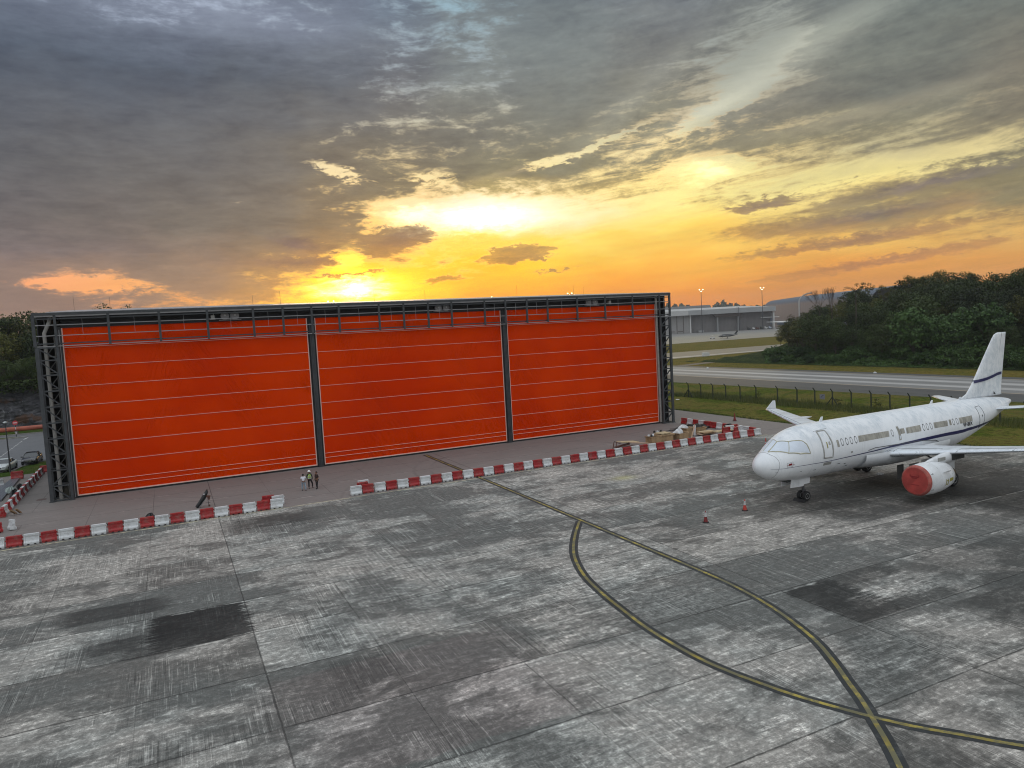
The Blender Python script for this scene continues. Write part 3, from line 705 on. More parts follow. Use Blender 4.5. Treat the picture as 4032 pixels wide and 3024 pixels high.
for xc in (14.66, 38.36):
    mb = MB(); mb.box(xc-.40, xc+.40, YD-.12, YD+.1, 0, 16.8); o = hb(mb, 'door_mast', BLACK)
    mb = MB()
    for dx in (-.16, 0, .16): mb.box(xc+dx-.055, xc+dx+.055, YD-.26, YD-.121, 0.03, 16.2)
    mb.box(xc-.23, xc+.23, YD-.2, YD-.125, 0.02, 16.2)
    mb.cbox((xc, YD-.28, 1.1), (.4, .1, .05)); hb(mb, 'mast_guide', STEEL, o)
for xa, xb in ((-9.45, -9.1), (61.76, 62.15)):
    mb = MB(); mb.box(xa, xb, YD-.1, YD+.9, 0, 16.9); o = hb(mb, 'door_jamb', STEELD)
    c = (xa+xb)/2; mb = MB(); mb.box(c-.03, c+.03, YD-.16, YD-.101, .1, 16.6); hb(mb, 'jamb_guide', RAIL, o)
# downpipes
for pts in ([(-9.9, 81.9, 17.9), (-10.0, 81.9, 17.4), (-10.5, 81.9, 16.3), (-10.5, 81.9, 15.), (-10.45, 81.9, .1)], [(61.75, 81.7, 17.9), (61.75, 81.7, 14.), (61.9, 81.7, .2)]):
    mb = MB(); mb.tube(pts, .17, 10); hb(mb, 'downpipe', PIPE)
# hoists behind the canopy rails
for x in (6.3, 30.2, 51.3):
    mb = MB(); mb.lathe([(0, .42), (.3, .42)], (x-.5, YD-.35, 17.35), 'Y', 18); mb.lathe([(0, .42), (.3, .42)], (x+.5, YD-.35, 17.35), 'Y', 18); mb.box(x-1.1, x+1.1, YD-.4, YD-.0, 16.86, 16.95)
    o = hb(mb, 'hoist', DRUM)
    for dx in (-.5, .5): mb = MB(); mb.lathe([(-.05, .1), (.0, .1)], (x+dx, YD-.36, 17.4), 'Y', 10); hb(mb, 'hoist_hub', PIPE, o)
for x in (4.6, 54.1):
    mb = MB(); mb.box(x-.25, x+.25, YD-.4, YD-.1, 17.0, 17.12); mb.box(x-.18, x+.18, YD-.4, YD-.1, 17.12, 17.45); mb.box(x+.05, x+.12, YD-.35, YD-.25, 17.45, 17.6); hb(mb, 'motor_unit', PIPE)
# internal steelwork seen behind the left tower
mb = MB()
for k in range(9):
    z = 1.2+k*1.6
    mb.box(-10.9, -9.6, 84.05, 84.2, z, z+.1)
    mb.bar((-10.8, 84.1, z+.1), (-9.75, 84.1, z+1.5), .07)
for x in (-10.75, -10.0, -9.75): mb.box(x-.05, x+.05, 84.1, 84.25, 0, 16)
hb(mb, 'inner_frame', PIPE)
for i, x in enumerate((-8.3, -5.2, 9.9, 12.3, 24.2, 32.0, 42.9, 53.5, 57.0)):
    mb = MB(); mb.tube([(x, YR-14+(i % 3)*3, RZ-.8), (x, YR-14+(i % 3)*3, RZ+.75)], .012, 5); hb(mb, 'lightning_rod', STEELD)

# ------------------------------------------------------------------ the parked airliner
def paintwhite():
    m = bpy.data.materials.new('aircraft_white_paint'); m.use_nodes = True
    t = NT(m.node_tree); b = t.n['Principled BSDF']
    P = t.node('ShaderNodeTexCoord').outputs['Object']; x, y, z = t.sep(P)
    a = t.noise(t.xyz(t.mul(x, 2.2), t.mul(y, .9), t.mul(z, .9)), 1., 8., .75, .6)
    g = t.noise(P, .7, 8., .7, .4)
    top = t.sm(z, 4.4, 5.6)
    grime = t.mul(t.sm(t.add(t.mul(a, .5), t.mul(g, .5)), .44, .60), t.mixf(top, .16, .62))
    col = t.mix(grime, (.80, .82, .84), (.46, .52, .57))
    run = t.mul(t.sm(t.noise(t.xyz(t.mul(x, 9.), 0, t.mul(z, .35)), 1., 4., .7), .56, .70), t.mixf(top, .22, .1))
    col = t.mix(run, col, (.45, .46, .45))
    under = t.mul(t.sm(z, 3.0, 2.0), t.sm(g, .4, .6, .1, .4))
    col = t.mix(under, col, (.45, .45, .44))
    # skin joints
    fr = t.m('ABSOLUTE', t.sub(t.m('FRACT', t.mul(x, .37)), .5)); li = t.sm(fr, .006, .002)
    col = t.mix(t.mul(li, .3), col, (.35, .38, .40))
    t.put(b.inputs['Base Color'], col); t.put(b.inputs['Roughness'], t.add(.32, t.mul(grime, .4)))
    bn = t.node('ShaderNodeBump'); bn.inputs['Distance'].default_value = .01; bn.inputs['Strength'].default_value = .35
    t.put(bn.inputs['Height'], t.add(t.mul(g, 1.), li)); t.l.new(bn.outputs[0], b.inputs['Normal'])
    return m
WP = paintwhite()
FILM = mat('white_protective_film', (.66, .72, .80), .35, var=.08, vscale=1.5, bump=.8, bscale=4.)
TAPE = mat('beige_masking_tape', (.44, .42, .30), .7, var=.2, vscale=4.)
TAPEG = mat('grey_foil_tape', (.36, .36, .34), .45, .2, var=.15, vscale=3.)
SHADE = mat('crumpled_beige_foil', (.36, .345, .30), .55, .1, var=.35, vscale=2., bump=1., bscale=7., streak=(2.5, 1, .5))
NAVY = mat('navy_stripe_paint', (.012, .012, .085), .3)
DLINE = mat('panel_gap', (.07, .075, .08), .6)
REDC = mat('red_cover_cloth', (.42, .055, .045), .8, var=.25, vscale=1.6, bump=1., bscale=3.)
REDD = mat('red_cover_rim', (.40, .10, .08), .7, var=.35, vscale=3., bump=1., bscale=8.)
SLAT = mat('polished_leading_edge', (.62, .66, .70), .28, .55, var=.1, vscale=1.)
TYRE = mat('tyre_rubber', (.014, .014, .015), .8)
HUB = mat('wheel_hub', (.72, .72, .70), .5, .2)
GEAR = mat('gear_metal', (.10, .10, .11), .45, .4, var=.3)
BRZ = mat('exhaust_metal', (.12, .10, .075), .45, .6, var=.25, vscale=2.)
DGREY = mat('dark_grey_panel', (.035, .04, .04), .6)
OLIVE = mat('yellow_green_tape', (.30, .27, .05), .7)
TAG = mat('dark_red_tag', (.22, .01, .015), .7)
INK = mat('black_lettering', (.01, .01, .014), .5)
PR = [(0,3.36,3.24,.05),(.04,3.50,3.10,.2),(.12,3.64,2.94,.37),(.35,3.88,2.68,.66),(.7,4.12,2.44,.94),(1.2,4.40,2.22,1.2),(1.7,4.70,2.08,1.39),(2.2,5.02,1.99,1.54),(2.8,5.36,1.92,1.68),(3.5,5.66,1.87,1.80),(4.5,5.86,1.83,1.90),(5.5,5.94,1.81,1.955),(6.5,5.95,1.81,1.975),(14,5.95,1.81,1.975),(21.5,5.95,1.81,1.975),(22.6,5.95,1.87,1.97),(24,5.945,2.15,1.94),(26,5.93,2.65,1.82),(28,5.89,3.22,1.6),(30,5.8,3.85,1.27),(31.5,5.68,4.3,.95),(32.8,5.5,4.72,.62),(33.5,5.36,4.95,.36),(33.8,5.24,5.06,.14)]
PA = np.array(PR)
def pch(x, k):                       # monotone cubic through the stations
    X, Yv = PA[:, 0], PA[:, k]
    i = int(np.clip(np.searchsorted(X, x)-1, 0, len(X)-2))
    h = np.diff(X); dl = np.diff(Yv)/h
    def d(j):
        if j == 0: return dl[0]
        if j == len(X)-1: return dl[-1]
        if dl[j-1]*dl[j] <= 0: return 0.
        w1 = 2*h[j]+h[j-1]; w2 = h[j]+2*h[j-1]; return (w1+w2)/(w1/dl[j-1]+w2/dl[j])
    u = (x-X[i])/h[i]; a, b = Yv[i], Yv[i+1]; da, db = d(i)*h[i], d(i+1)*h[i]
    return (2*u**3-3*u*u+1)*a+(u**3-2*u*u+u)*da+(-2*u**3+3*u*u)*b+(u**3-u*u)*db
def surf(x, a, off=0.):
    t, b, w = pch(x, 1), pch(x, 2), pch(x, 3); zc, hz = (t+b)/2, (t-b)/2
    a = R(a)
    return (x, -(w+off)*sin(a), zc+(hz+off)*cos(a))
AC = empty('airliner', (38.195, 39.395, 0), R(2.5228), 'white twin-engine airliner with taped-over windows, parked nose towards the hangar apron', 'airliner', sc_=.9915)
xs = [0, .02, .04, .08]+list(np.arange(.12, 1., .11))+list(np.arange(1., 6.6, .25))+list(np.arange(7, 22, 1.))+list(np.arange(22, 33.6, .4))+[33.6, 33.7, 33.8]
mb = MB(); mb.grid([[surf(x, a) for a in range(0, 360, 6)] for x in xs], close=True)
mb.add([surf(0, a) for a in range(0, 360, 6)], [tuple(range(60))]); mb.add([surf(33.8, a) for a in range(0, 360, 6)], [tuple(range(60))[::-1]])
FUS = mb.build('fuselage', WP, AC, fix=True)
def patch(name, q, m, off=.012, n=10, parent=None):   # q: four (x, angle) corners
    rows = []
    for i in range(n+1):
        u = i/n; r = []
        for k in range(n+1):
            v = k/n
            x = (1-u)*((1-v)*q[0][0]+v*q[3][0])+u*((1-v)*q[1][0]+v*q[2][0])
            a = (1-u)*((1-v)*q[0][1]+v*q[3][1])+u*((1-v)*q[1][1]+v*q[2][1])
            r.append(surf(x, a, off))
        rows.append(r)
    mb = MB(); mb.grid(rows); 
    return mb.build(name, m, parent or FUS)
def taped(name, pts, r, m, closed=True, parent=None, off=.0):
    P = list(pts)+([pts[0]] if closed else []); out = []
    for p, q in zip(P[:-1], P[1:]):
        k = 8
        for i in range(k): out.append(surf(p[0]+(q[0]-p[0])*i/k, p[1]+(q[1]-p[1])*i/k, off))
    out.append(surf(P[-1][0], P[-1][1], off))
    mb = MB(); mb.tube(out, r, 6, cap=not closed); return mb.build(name, m, parent or FUS)
# windscreen under film
W1 = [(1.1, 10.4), (2.14, 5.5), (2.55, 30.4), (2.07, 57.6)]
W2 = [(2.07, 57.6), (2.57, 31.), (3.47, 49.5), (3.75, 81.)]
W0 = [(1.1, 10.4), (2.14, 5.5), (2.35, -15.4), (1.12, -14.)]
mir = lambda w: [(a, -b) for a, b in w]
for w in (W0, W1, W2, mir(W1), mir(W2)): patch('cockpit_window', w, FILM)
taped('window_tape', [(1.1, 10.4), (2.14, 5.5), (2.55, 30.4), (3.44, 48.2), (3.66, 59.), (3.75, 81.), (2.9, 74.), (2.07, 57.6), (1.43, 30.8)], .042, TAPE)
taped('window_tape', [(2.07, 57.6), (2.57, 31.)], .03, TAPE, False)
taped('window_tape', [(2.14, 5.5), (2.35, -15.4), (1.12, -14.)], .03, TAPE, False)
taped('radome_joint', [(.98, a) for a in range(-60, 30, 10)]+[(1.0, 30), (1.15, 50), (1.22, 70), (1.2, 85), (1.12, 101), (1.05, 120), (1., 150)], .010, DLINE, False)
# doors
D1 = [(5.16, 38.), (5.98, 38.5), (5.98, 98.), (5.10, 98.)]
patch('cabin_door', D1, WP, .02); dd = taped('door_tape', [(5.16, 38.), (6.0, 38.5), (6.1, 70.), (6.0, 99.), (5.10, 98.), (5.06, 70.)], .065, TAPEG)
patch('door_handle', [(5.48, 66), (5.58, 66), (5.56, 79), (5.46, 79)], OLIVE, .03); patch('door_hatch', [(5.72, 66), (5.90, 66), (5.88, 73), (5.70, 73)], TAPEG, .03)
taped('rain_gutter', [(4.9, 35.9), (6.45, 33.7)], .012, DLINE, False)
patch('scuff_plate', [(5.15, 109), (6.0, 109), (6., 116), (5.15, 116)], TAPEG, .008)
D2 = [(25.62, 48.), (26.35, 47.), (26.45, 82), (26.35, 112.), (25.55, 113.), (25.55, 82.)]
taped('rear_door_outline', D2, .022, DLINE); patch('door_hatch', [(26.0, 76), (26.12, 76), (26.12, 82), (26., 82)], DLINE, .012)
# cabin windows: oval plugs and long foil strips
for x in (7.22, 7.76, 8.28, 8.8, 13.28, 17.4, 17.9, 18.41, 21.57, 22.11):
    mb = MB(); n = 20
    ring = lambda k, o: [surf(x+.125*k*cos(2*pi*i/n), 71.8+6.6*k*sin(2*pi*i/n), o) for i in range(n)]
    mb.grid([ring(1.25, .004), ring(1.12, .016), ring(.92, .004)], 0, True, True)
    mb.add(ring(.94, .006), [tuple(range(n))], 1); mb.build('cabin_window', [DLINE, WP], FUS)
for q in ([(6.60, 65.9), (6.84, 65.5), (6.84, 80.3), (6.60, 80.5)], [(9.15, 64.6), (12.9, 65.6), (12.8, 78.4), (9.08, 78.4)], [(13.95, 59.), (14.22, 59.), (14.3, 90.4), (14.02, 91.)],
          [(14.28, 65.5), (14.84, 65.5), (14.84, 77.3), (14.28, 77.3)], [(15.1, 65.5), (17.02, 65.), (16.96, 79.4), (15.03, 79.)], [(18.84, 65.), (20.78, 65.5), (20.68, 78.8), (18.78, 78.3)],
          [(20.98, 64.7), (21.27, 64.7), (21.22, 78.), (20.94, 78.)], [(22.47, 64.7), (24.39, 67.6), (24.34, 82.), (22.4, 78.8)]):
    patch('window_foil', q, SHADE, .014, 12)
patch('service_panel', [(14.05, 80.5), (14.2, 80.5), (14.2, 87.5), (14.08, 87.5)], FILM, .02)
# stripe along the side
st = [(.6, 95.6, .008), (1.3, 97.5, .010), (2.2, 101., .012), (3.42, 105.5, .015), (4.8, 107.2, .018), (6.07, 107., .022), (8.5, 105.6, .03), (10.79, 104.1, .04), (12.4, 102.2, .06), (14.04, 100.6, .085), (16, 99.8, .11), (17.68, 99., .125), (20.55, 97.8, .135), (22.2, 98.4, .14), (23.64, 100.2, .14), (25.35, 106., .135), (26.7, 111.5, .13), (28.88, 126., .11), (30.5, 142., .09), (31.6, 160., .06)]
rows = []; SX = [q[0] for q in st]
for x in np.concatenate([np.arange(.6, 6, .15), np.arange(6, 31.6, .3)]):
    a = float(np.interp(x, SX, [q[1] for q in st])); w = float(np.interp(x, SX, [q[2] for q in st])); da = math.degrees(w/pch(x, 3))
    rows.append([surf(x, a-da, .010), surf(x, a, .011), surf(x, a+da, .010)])
mb = MB(); mb.grid(rows); mb.build('side_stripe', NAVY, FUS)
# registration
tc = bpy.data.curves.new('registration_letters', 'FONT'); tc.body = 'VP-BEX'; tc.size = .44; tc.space_character = 1.02; tc.offset = .012
to = bpy.data.objects.new('registration_letters', tc); COL.objects.link(to)
bpy.context.view_layer.update()
dg = bpy.context.evaluated_depsgraph_get(); me = bpy.data.meshes.new_from_object(to.evaluated_get(dg))
bpy.data.objects.remove(to)
wid = max(v.co.x for v in me.vertices)
bm = bmesh.new(); bm.from_mesh(me); bmesh.ops.subdivide_edges(bm, edges=[e for e in bm.edges if e.calc_length() > .15], cuts=2); bm.to_mesh(me); bm.free()
for v in me.vertices:
    u = v.co.x/wid; x = 22.86+u*1.42
    v.co = Vector(surf(x, 88.6+3.6*u-math.degrees(v.co.y*1.0/1.95), .02))
me.materials.clear(); me.materials.append(INK); o = bpy.data.objects.new('registration', me); COL.objects.link(o); o.parent = FUS
# small things on the skin
patch('red_tag', [(1.86, 86.5), (2.10, 88), (2.10, 93.5), (1.86, 92.5)], TAG, .03, 4); patch('red_tag', [(1.69, 89.6), (2.30, 93.6), (2.30, 94.8), (1.69, 90.8)], TAG, .025, 4)
taped('static_port_outline', [(1.74, 84), (2.2, 85.5), (2.2, 98.5), (1.74, 97)], .008, DLINE)
for x, a, w, h in ((.93, 112, .16, 1.), (3.0, 119, .10, 2.), (4.3, 123, .25, 1.2), (7.6, 121, .2, 2.), (8.1, 94.5, .2, 4.), (19.9, 116., .18, 4.), (6.8, 118, .28, 1.5), (7.9, 128., .25, 2.)):
    patch('skin_fitting', [(x, a), (x+w, a-.5), (x+w, a+h-.5), (x, a+h)], DLINE if x != 8.1 else TAPEG, .02, 3)
for x, z, h in ((6.92, 5.9, .42), (21.2, 5.9, .38), (25.45, 5.88, .3)):
    mb = MB(); mb.prism([(x, z), (x+.42, z), (x+.52, z+h), (x+.32, z+h)], lambda a, b: (a, -.02, b), lambda a, b: (a, .02, b)); mb.build('antenna', WP, AC)
# belly fairing
mb = MB(); rows = []
for i in range(33):
    u = i/32; x = 9.9+u*11.0; s_ = (sin(pi*min(1, u*2.2)/2) if u < .4545 else cos(pi*((u-.4545)/.5455)/2)**.6 if u < 1 else 0)
    s_ = max(s_, 0.)
    rows.append([(x, y, z) for y, z in [((2.0+.38*s_)*sin(R(a)), 3.05-(1.15+.33*s_)*cos(R(a))*1. - (.0)) for a in range(-96, 97, 8)]])
mb.grid(rows); mb.build('belly_fairing', WP, AC)
taped('fairing_joint', [(10.2, 100.), (11., 96.8), (14., 99.), (17., 101), (19., 107), (20.6, 125)], .026, DLINE, False, off=.02)
# wings
def aerofoil(c, tck):
    up_, lo = [], []
    for i in range(13):
        u = (1-cos(pi*i/12))/2; y = tck*5*(.2969*sqrt(u)-.126*u-.3516*u*u+.2843*u**3-.1015*u**4)
        up_.append((u*c, y*1.15)); lo.append((u*c, -y*.8))
    return up_+lo[::-1][1:-1] if False else up_[::-1]+lo[1:]
def lifting(name, secs, m, parent, vertical=False, m2=None, le=.0):
    # secs: (x_le, span, height, chord, thickness)
    rows = []; prof0 = None
    for (xl, s_, h, c, tk) in secs:
        pr = aerofoil(1., tk)
        rows.append([((xl+u*c), s_, h+v*c) if not vertical else (xl+u*c, h+v*c, s_) for u, v in pr])
    mb = MB(); mb.grid(rows, close=True); n = len(rows[0])
    mb.add(rows[0], [tuple(range(n))]); mb.add(rows[-1], [tuple(range(n))[::-1]])
    if m2 is not None:
        prf = aerofoil(1., 1.)
        for fi, f in enumerate(mb.f):
            if len(f) == 4:
                us = [prf[i % n][0] for i in f]
                if max(us) < le+.01: mb.m[fi] = 1
    o = mb.build(name, [m, m2] if m2 else m, parent, fix=True); return o
WG = mat('wing_grey_paint', (.58, .61, .64), .4, var=.18, vscale=.8, streak=(.3, 2, 1))
for sgn in (-1, 1):
    S = []
    for y, c, tk in ((1.2, 6.9, .14), (1.97, 6.1, .14), (4., 5.0, .125), (6.4, 4.0, .115), (10., 3.0, .11), (13.5, 2.25, .108), (16.4, 1.65, .105), (16.95, 1.45, .10)):
        xl = 12.2+.5*(y-1.97) if y > 1.5 else 11.6
        S.append((xl, sgn*y, 2.9+.10*(y-1.97), c, tk))
    w = lifting('wing', S, WG, AC, m2=SLAT, le=.12)
    # slat / spoiler joints
    for ya, yb in ((2.4, 5.2), (6.3, 9.4), (9.45, 12.8), (12.85, 16.3)):
        mb = MB(); pts = []
        for y in (ya, (ya+yb)/2, yb):
            c = float(np.interp(y, [1.97, 4, 6.4, 10, 13.5, 16.4], [6.1, 5., 4., 3., 2.25, 1.65])); tk = float(np.interp(y, [1.97, 4, 6.4, 10], [.14, .125, .115, .11]))
            pts.append((12.2+.5*(y-1.97)+c*.145, sgn*y, 2.9+.1*(y-1.97)+tk*c*.52))
        mb.tube(pts, .014, 5); mb.tube([pts[0], (pts[0][0]-.7, pts[0][1], pts[0][2]-.17)], .012, 5); mb.build('slat_joint', DLINE, w)
    # flap track fairings
    for y in (5.2, 9.3, 12.8):
        c = float(np.interp(y, [1.97, 4, 6.4, 10, 13.5], [6.1, 5., 4., 3., 2.25])); x0 = 12.2+.5*(y-1.97)+c*.55; z0 = 2.9+.1*(y-1.97)-.25
        mb = MB(); mb.lathe([(0, .02), (.4, .14), (1.2, .2), (2.2, .12), (2.9, .02)], (x0, sgn*y, z0), 'X', 10); mb.build('flap_fairing', WP, w)
    # wing-tip fence
    yt = 16.98; xt = 12.2+.5*(yt-1.97); zt = 2.9+.1*(yt-1.97)
    mb = MB(); mb.prism([(xt+.1, zt), (xt+1.15, zt+.85), (xt+1.5, zt+.85), (xt+1.6, zt), (xt+1.35, zt-.6), (xt+1.0, zt-.55)], lambda a, b: (a, sgn*yt, b), lambda a, b: (a, sgn*(yt+.05), b)); mb.build('wingtip_fence', WP, w)
# tail surfaces
for sgn in (-1, 1):
    S = [(28.7+.58*(y-1.1), sgn*y, 4.82+.10*(y-1.1), 3.35-.39*(y-1.1), .09) for y in (.7, 1.1, 3., 5., 6.2)]
    h_ = lifting('tailplane', S, WP, AC, m2=SLAT, le=.08)
mb = MB(); mb.prism([(28.9, 4.35), (32.1, 4.75), (32.0, 5.2), (28.9, 5.1)], lambda a, b: (a, -1.38+(a-28.9)*.16, b), lambda a, b: (a, -1.0+(a-28.9)*.16, b)); mb.build('tailplane_cover', WP, AC)
FS = [(24.6, 5.85, 0, 7.9, .012), (25.9, 6.05, 0, 6.55, .04), (26.75, 6.35, 0, 5.70, .07), (27.35, 6.9, 0, 5.15, .085), (28.0, 7.6, 0, 4.6, .095), (29.6, 9.6, 0, 3.31, .10), (30.9, 11.2, 0, 2.27, .10), (31.25, 11.55, 0, 1.97, .09), (31.75, 11.72, 0, 1.48, .06)]
FIN = lifting('tail_fin', FS, WP, AC, vertical=True)
def finpt(x, z, s_=-1):
    c = float(np.interp(z, [q[1] for q in FS], [q[3] for q in FS])); xl = float(np.interp(z, [q[1] for q in FS], [q[0] for q in FS])); tk = float(np.interp(z, [q[1] for q in FS], [q[4] for q in FS]))
    u = min(max((x-xl)/c, 0.), 1.); y = tk*5*(.2969*sqrt(u)-.126*u-.3516*u*u+.2843*u**3-.1015*u**4)*1.15*c
    return (x, s_*(y+.02), z)
for s_ in (-1, 1):
    cl = [(27.9, 7.40), (29.6, 7.55), (30.8, 7.72), (31.6, 7.86), (32.55, 7.90)]; rows = []
    for x in np.arange(27.82, 32.58, .2):
        z = float(np.interp(x, [q[0] for q in cl], [q[1] for q in cl])); rows.append([finpt(x, z+.13, s_), finpt(x, z-.13, s_)])
    mb = MB(); mb.grid(rows); mb.build('fin_stripe', NAVY, FIN)
    mb = MB(); mb.tube([finpt(31.0, 5.95, s_), finpt(32.45, 11.7, s_)], .01, 5); mb.build('rudder_joint', DLINE, FIN)
mb = MB(); mb.prism([(30.9, 6.0), (31.2, 5.95), (30.95, 6.22)], lambda a, b: (a, -.2, b), lambda a, b: (a, -.16, b)); mb.build('fin_fitting', DGREY, FIN)
# engines
for sgn in (-1, 1):
    e = empty('engine', (10.15, sgn*5.75, 1.72)); e.parent = AC; KIDS.setdefault(AC.name, []).append(e)
    mb = MB(); mb.lathe([(0, 1.0), (.08, 1.08), (.35, 1.13), (.8, 1.18), (1.5, 1.20), (2.25, 1.16), (2.9, 1.05), (3.4, .94), (3.42, .87), (3.0, .84)], (0, 0, 0), 'X', 40); mb.build('cowling', WP, e)
    mb = MB(); mb.lathe([(2.7, .70), (3.3, .66), (3.9, .52), (4.35, .45), (4.37, .40), (4.0, .30)], (0, 0, 0), 'X', 28); mb.lathe([(4.0, .28), (4.6, .12), (4.9, .02)], (0, 0, 0), 'X', 16); mb.build('exhaust_nozzle', BRZ, e)
    mb = MB(); mb.lathe([(-.05, .02), (-.055, .5), (-.05, .9), (-.03, 1.0)], (0, 0, 0), 'X', 40); cv = mb.build('intake_cover', REDC, e)
    mb = MB(); mb.lathe([(-.035, .99), (.02, 1.085), (.14, 1.12), (.24, 1.135), (.25, 1.10)], (0, 0, 0), 'X', 48); mb.build('cover_rim', REDD, cv)
    for (y, z, w, h) in ((.05, .32, .62, .05), (.05, .22, .40, .05), (.0, -.28, .66, .03), (.35, .38, .02, .16), (-.3, .38, .02, .16)):
        mb = MB(); mb.box(-.075, -.056, (y-w/2), (y+w/2), z-h/2, z+h/2); mb.build('cover_stitching', TAG, cv)
    for a in (20, 60, 118, 160, 240, 300):
        mb = MB(); y, z = 1.15*sin(R(a)), 1.15*cos(R(a)); mb.bar((.34, y, z), (.52, y*1.02, z*1.02), .02); mb.bar((.5, y*1.02-.06, z*1.02), (.5, y*1.02+.06, z*1.02+.05), .015); mb.build('cover_tie', DGREY, cv)
    # pylon
    mb = MB(); rows = []
    for x, zb, zt, w in ((1.0, 1.12, 1.19, .04), (1.6, 1.12, 1.31, .12), (2.5, 1.05, 1.46, .17), (3.3, .9, 1.60, .19), (4.1, .85, 1.66, .20), (5.2, 1.0, 1.6, .19), (6.2, 1.2, 1.5, .15), (6.8, 1.3, 1.45, .05)):
        rows.append([(x, -w, zb), (x, -w, (zb+zt)/2), (x, -w*.7, zt), (x, w*.7, zt), (x, w, (zb+zt)/2), (x, w, zb)])
    mb.grid(rows, close=True); mb.build('pylon', WP, e)
    mb = MB(); mb.box(2.5, 3.4, .175 if sgn > 0 else -.205, .205 if sgn > 0 else -.175, 1.12, 1.38); mb.build('pylon_panel', TAPEG, e)
    mb = MB(); mb.box(4.2, 5.8, -.23, -.19, 1.0, 1.45); mb.build('pylon_opening', DGREY, e)
    s1 = -1
    mb = MB(); mb.prism([(1.6, .0), (2.5, .0), (2.35, .22), (1.95, .2)], lambda a, b: (a, s1*1.08-b*.8, .52+b*.6), lambda a, b: (a, s1*1.08-b*.8, .55+b*.6)); mb.build('cowl_strake', WP, e)
    def ec(x, a, o=.012):
        r = float(np.interp(x, [0, .35, .8, 1.5, 2.25, 2.9, 3.4], [1.0, 1.13, 1.18, 1.2, 1.16, 1.05, .94]))+o; return (x, -r*sin(R(a)), r*cos(R(a)))
    def ep(nm, x0, x1, a0, a1, m):
        mb = MB(); mb.grid([[ec(x0+(x1-x0)*i/4, a0+(a1-a0)*k/5) for k in range(6)] for i in range(5)]); return mb.build(nm, m, e)
    ep('yellow_tape', 2.35, 2.95, 88, 101, OLIVE)
    for q in ((1.85, 1.93, 88, 112), (2.12, 2.2, 88, 112), (1.85, 2.2, 93, 96), (1.85, 2.2, 106, 109)): ep('yellow_tape', *q, OLIVE)
    for q in ((1.35, 1.37), (2.85, 2.87)): ep('cowl_joint', q[0], q[1], 10, 170, DLINE)
# landing gear
def wheel(parent, x, y, r, w, out):
    mb = MB(); mb.lathe([(-w, r*.55), (-w, r*.86), (-w*.72, r*.97), (0, r), (w*.72, r*.97), (w, r*.86), (w, r*.55)], (0, 0, 0), 'Y', 28)
    o = mb.build('wheel', TYRE, parent, loc=(x, y, r))
    mb = MB()
    for k in (-1, 1):
        mb.lathe([(k*w*.98, r*.56), (k*w*1.02, r*.52), (k*w*.9, r*.44), (k*w*.55, r*.38), (k*w*.55, .02)], (0, 0, 0), 'Y', 24)
        mb.lathe([(k*w*.55, r*.18), (k*w*1.0, r*.12), (k*w*1.0, .01)], (0, 0, 0), 'Y', 12)
    mb.build('hub', HUB, o)
g = empty('nose_gear', (5.07, 0, 0)); g.parent = AC
for s_ in (-1, 1): wheel(g, 0, s_*.25, .39, .12, s_)
mb = MB(); mb.tube([(-.1, 0, 1.95), (0, 0, .39)], .075, 12); mb.tube([(0, -.3, .39), (0, .3, .39)], .05, 10); mb.tube([(-.06, 0, 1.2), (-.035, 0, .75)], .11, 12); mb.build('strut', GEAR, g)
mb = MB(); mb.bar((-.1, 0, 1.0), (.24, 0, .78), .07, .05); mb.bar((.24, 0, .78), (.02, 0, .5), .07, .05); mb.bar((-.1, .0, 1.6), (-1.0, 0, 1.9), .07); mb.box(-.22, -.12, -.2, .2, 1.05, 1.17); mb.build('torque_link', GEAR, g)
mb = MB(); mb.lathe([(-.2, .07), (-.12, .09)], (-.05, -.13, 1.28), 'X', 12); mb.lathe([(-.2, .07), (-.12, .09)], (-.05, .13, 1.28), 'X', 12); mb.build('taxi_light', HUB, g)
for s_ in (-1, 1):
    mb = MB(); mb.prism([(-1.85, 1.95), (.25, 1.88), (.15, 1.42), (-.45, 1.42), (-.55, 1.28), (-1.95, 1.34)], lambda a, b: (a, s_*.42, b), lambda a, b: (a, s_*.45, b)); mb.build('gear_door', WP, g)
mb = MB(); mb.box(-2.2, .4, -.38, .38, 1.78, 1.99); mb.build('gear_bay', DGREY, g)
mb = MB(); mb.prism([(-.65, 0), (-.35, 0), (-.42, .2)], lambda a, b: (a, -.5, b), lambda a, b: (a, .5, b)); 
ch = mb.build('wheel_chock', BLACK, AC, loc=(5.07, 0, 0))
for s_ in (-1, 1):
    g = empty('main_gear', (17.3, s_*3.8, 0)); g.parent = AC
    for k in (-1, 1): wheel(g, 0, k*.45, .585, .21, k)
    mb = MB(); mb.tube([(0, 0, 2.9), (0, 0, .585)], .13, 12); mb.tube([(0, -.5, .585), (0, .5, .585)], .08, 10); mb.tube([(0, 0, 1.5), (.0, -s_*1.8, 2.3)], .07, 8); mb.build('strut', GEAR, g)
    mb = MB(); mb.prism([(-.5, 2.9), (.55, 2.9), (.5, 1.25), (-.45, 1.25)], lambda a, b: (a, s_*.3, b), lambda a, b: (a, s_*.34, b)); mb.build('gear_door', WP, g)
    mb = MB(); mb.box(-.9, .6, -s_*1.5-.02, -s_*1.5+.02, 1.0, 2.0); mb.build('gear_door', WP, g)
mb = MB(); mb.box(15.2, 16.4, -2.05, -2.0, .75, 1.75); mb.build('belly_door', TAPEG, AC); mb = MB(); mb.box(14.3, 15.1, -1.6, -1.55, .55, 1.72); mb.build('belly_door', mat('mid_grey_panel', (.10, .10, .095), .7), AC)  # second belly door in a darker grey

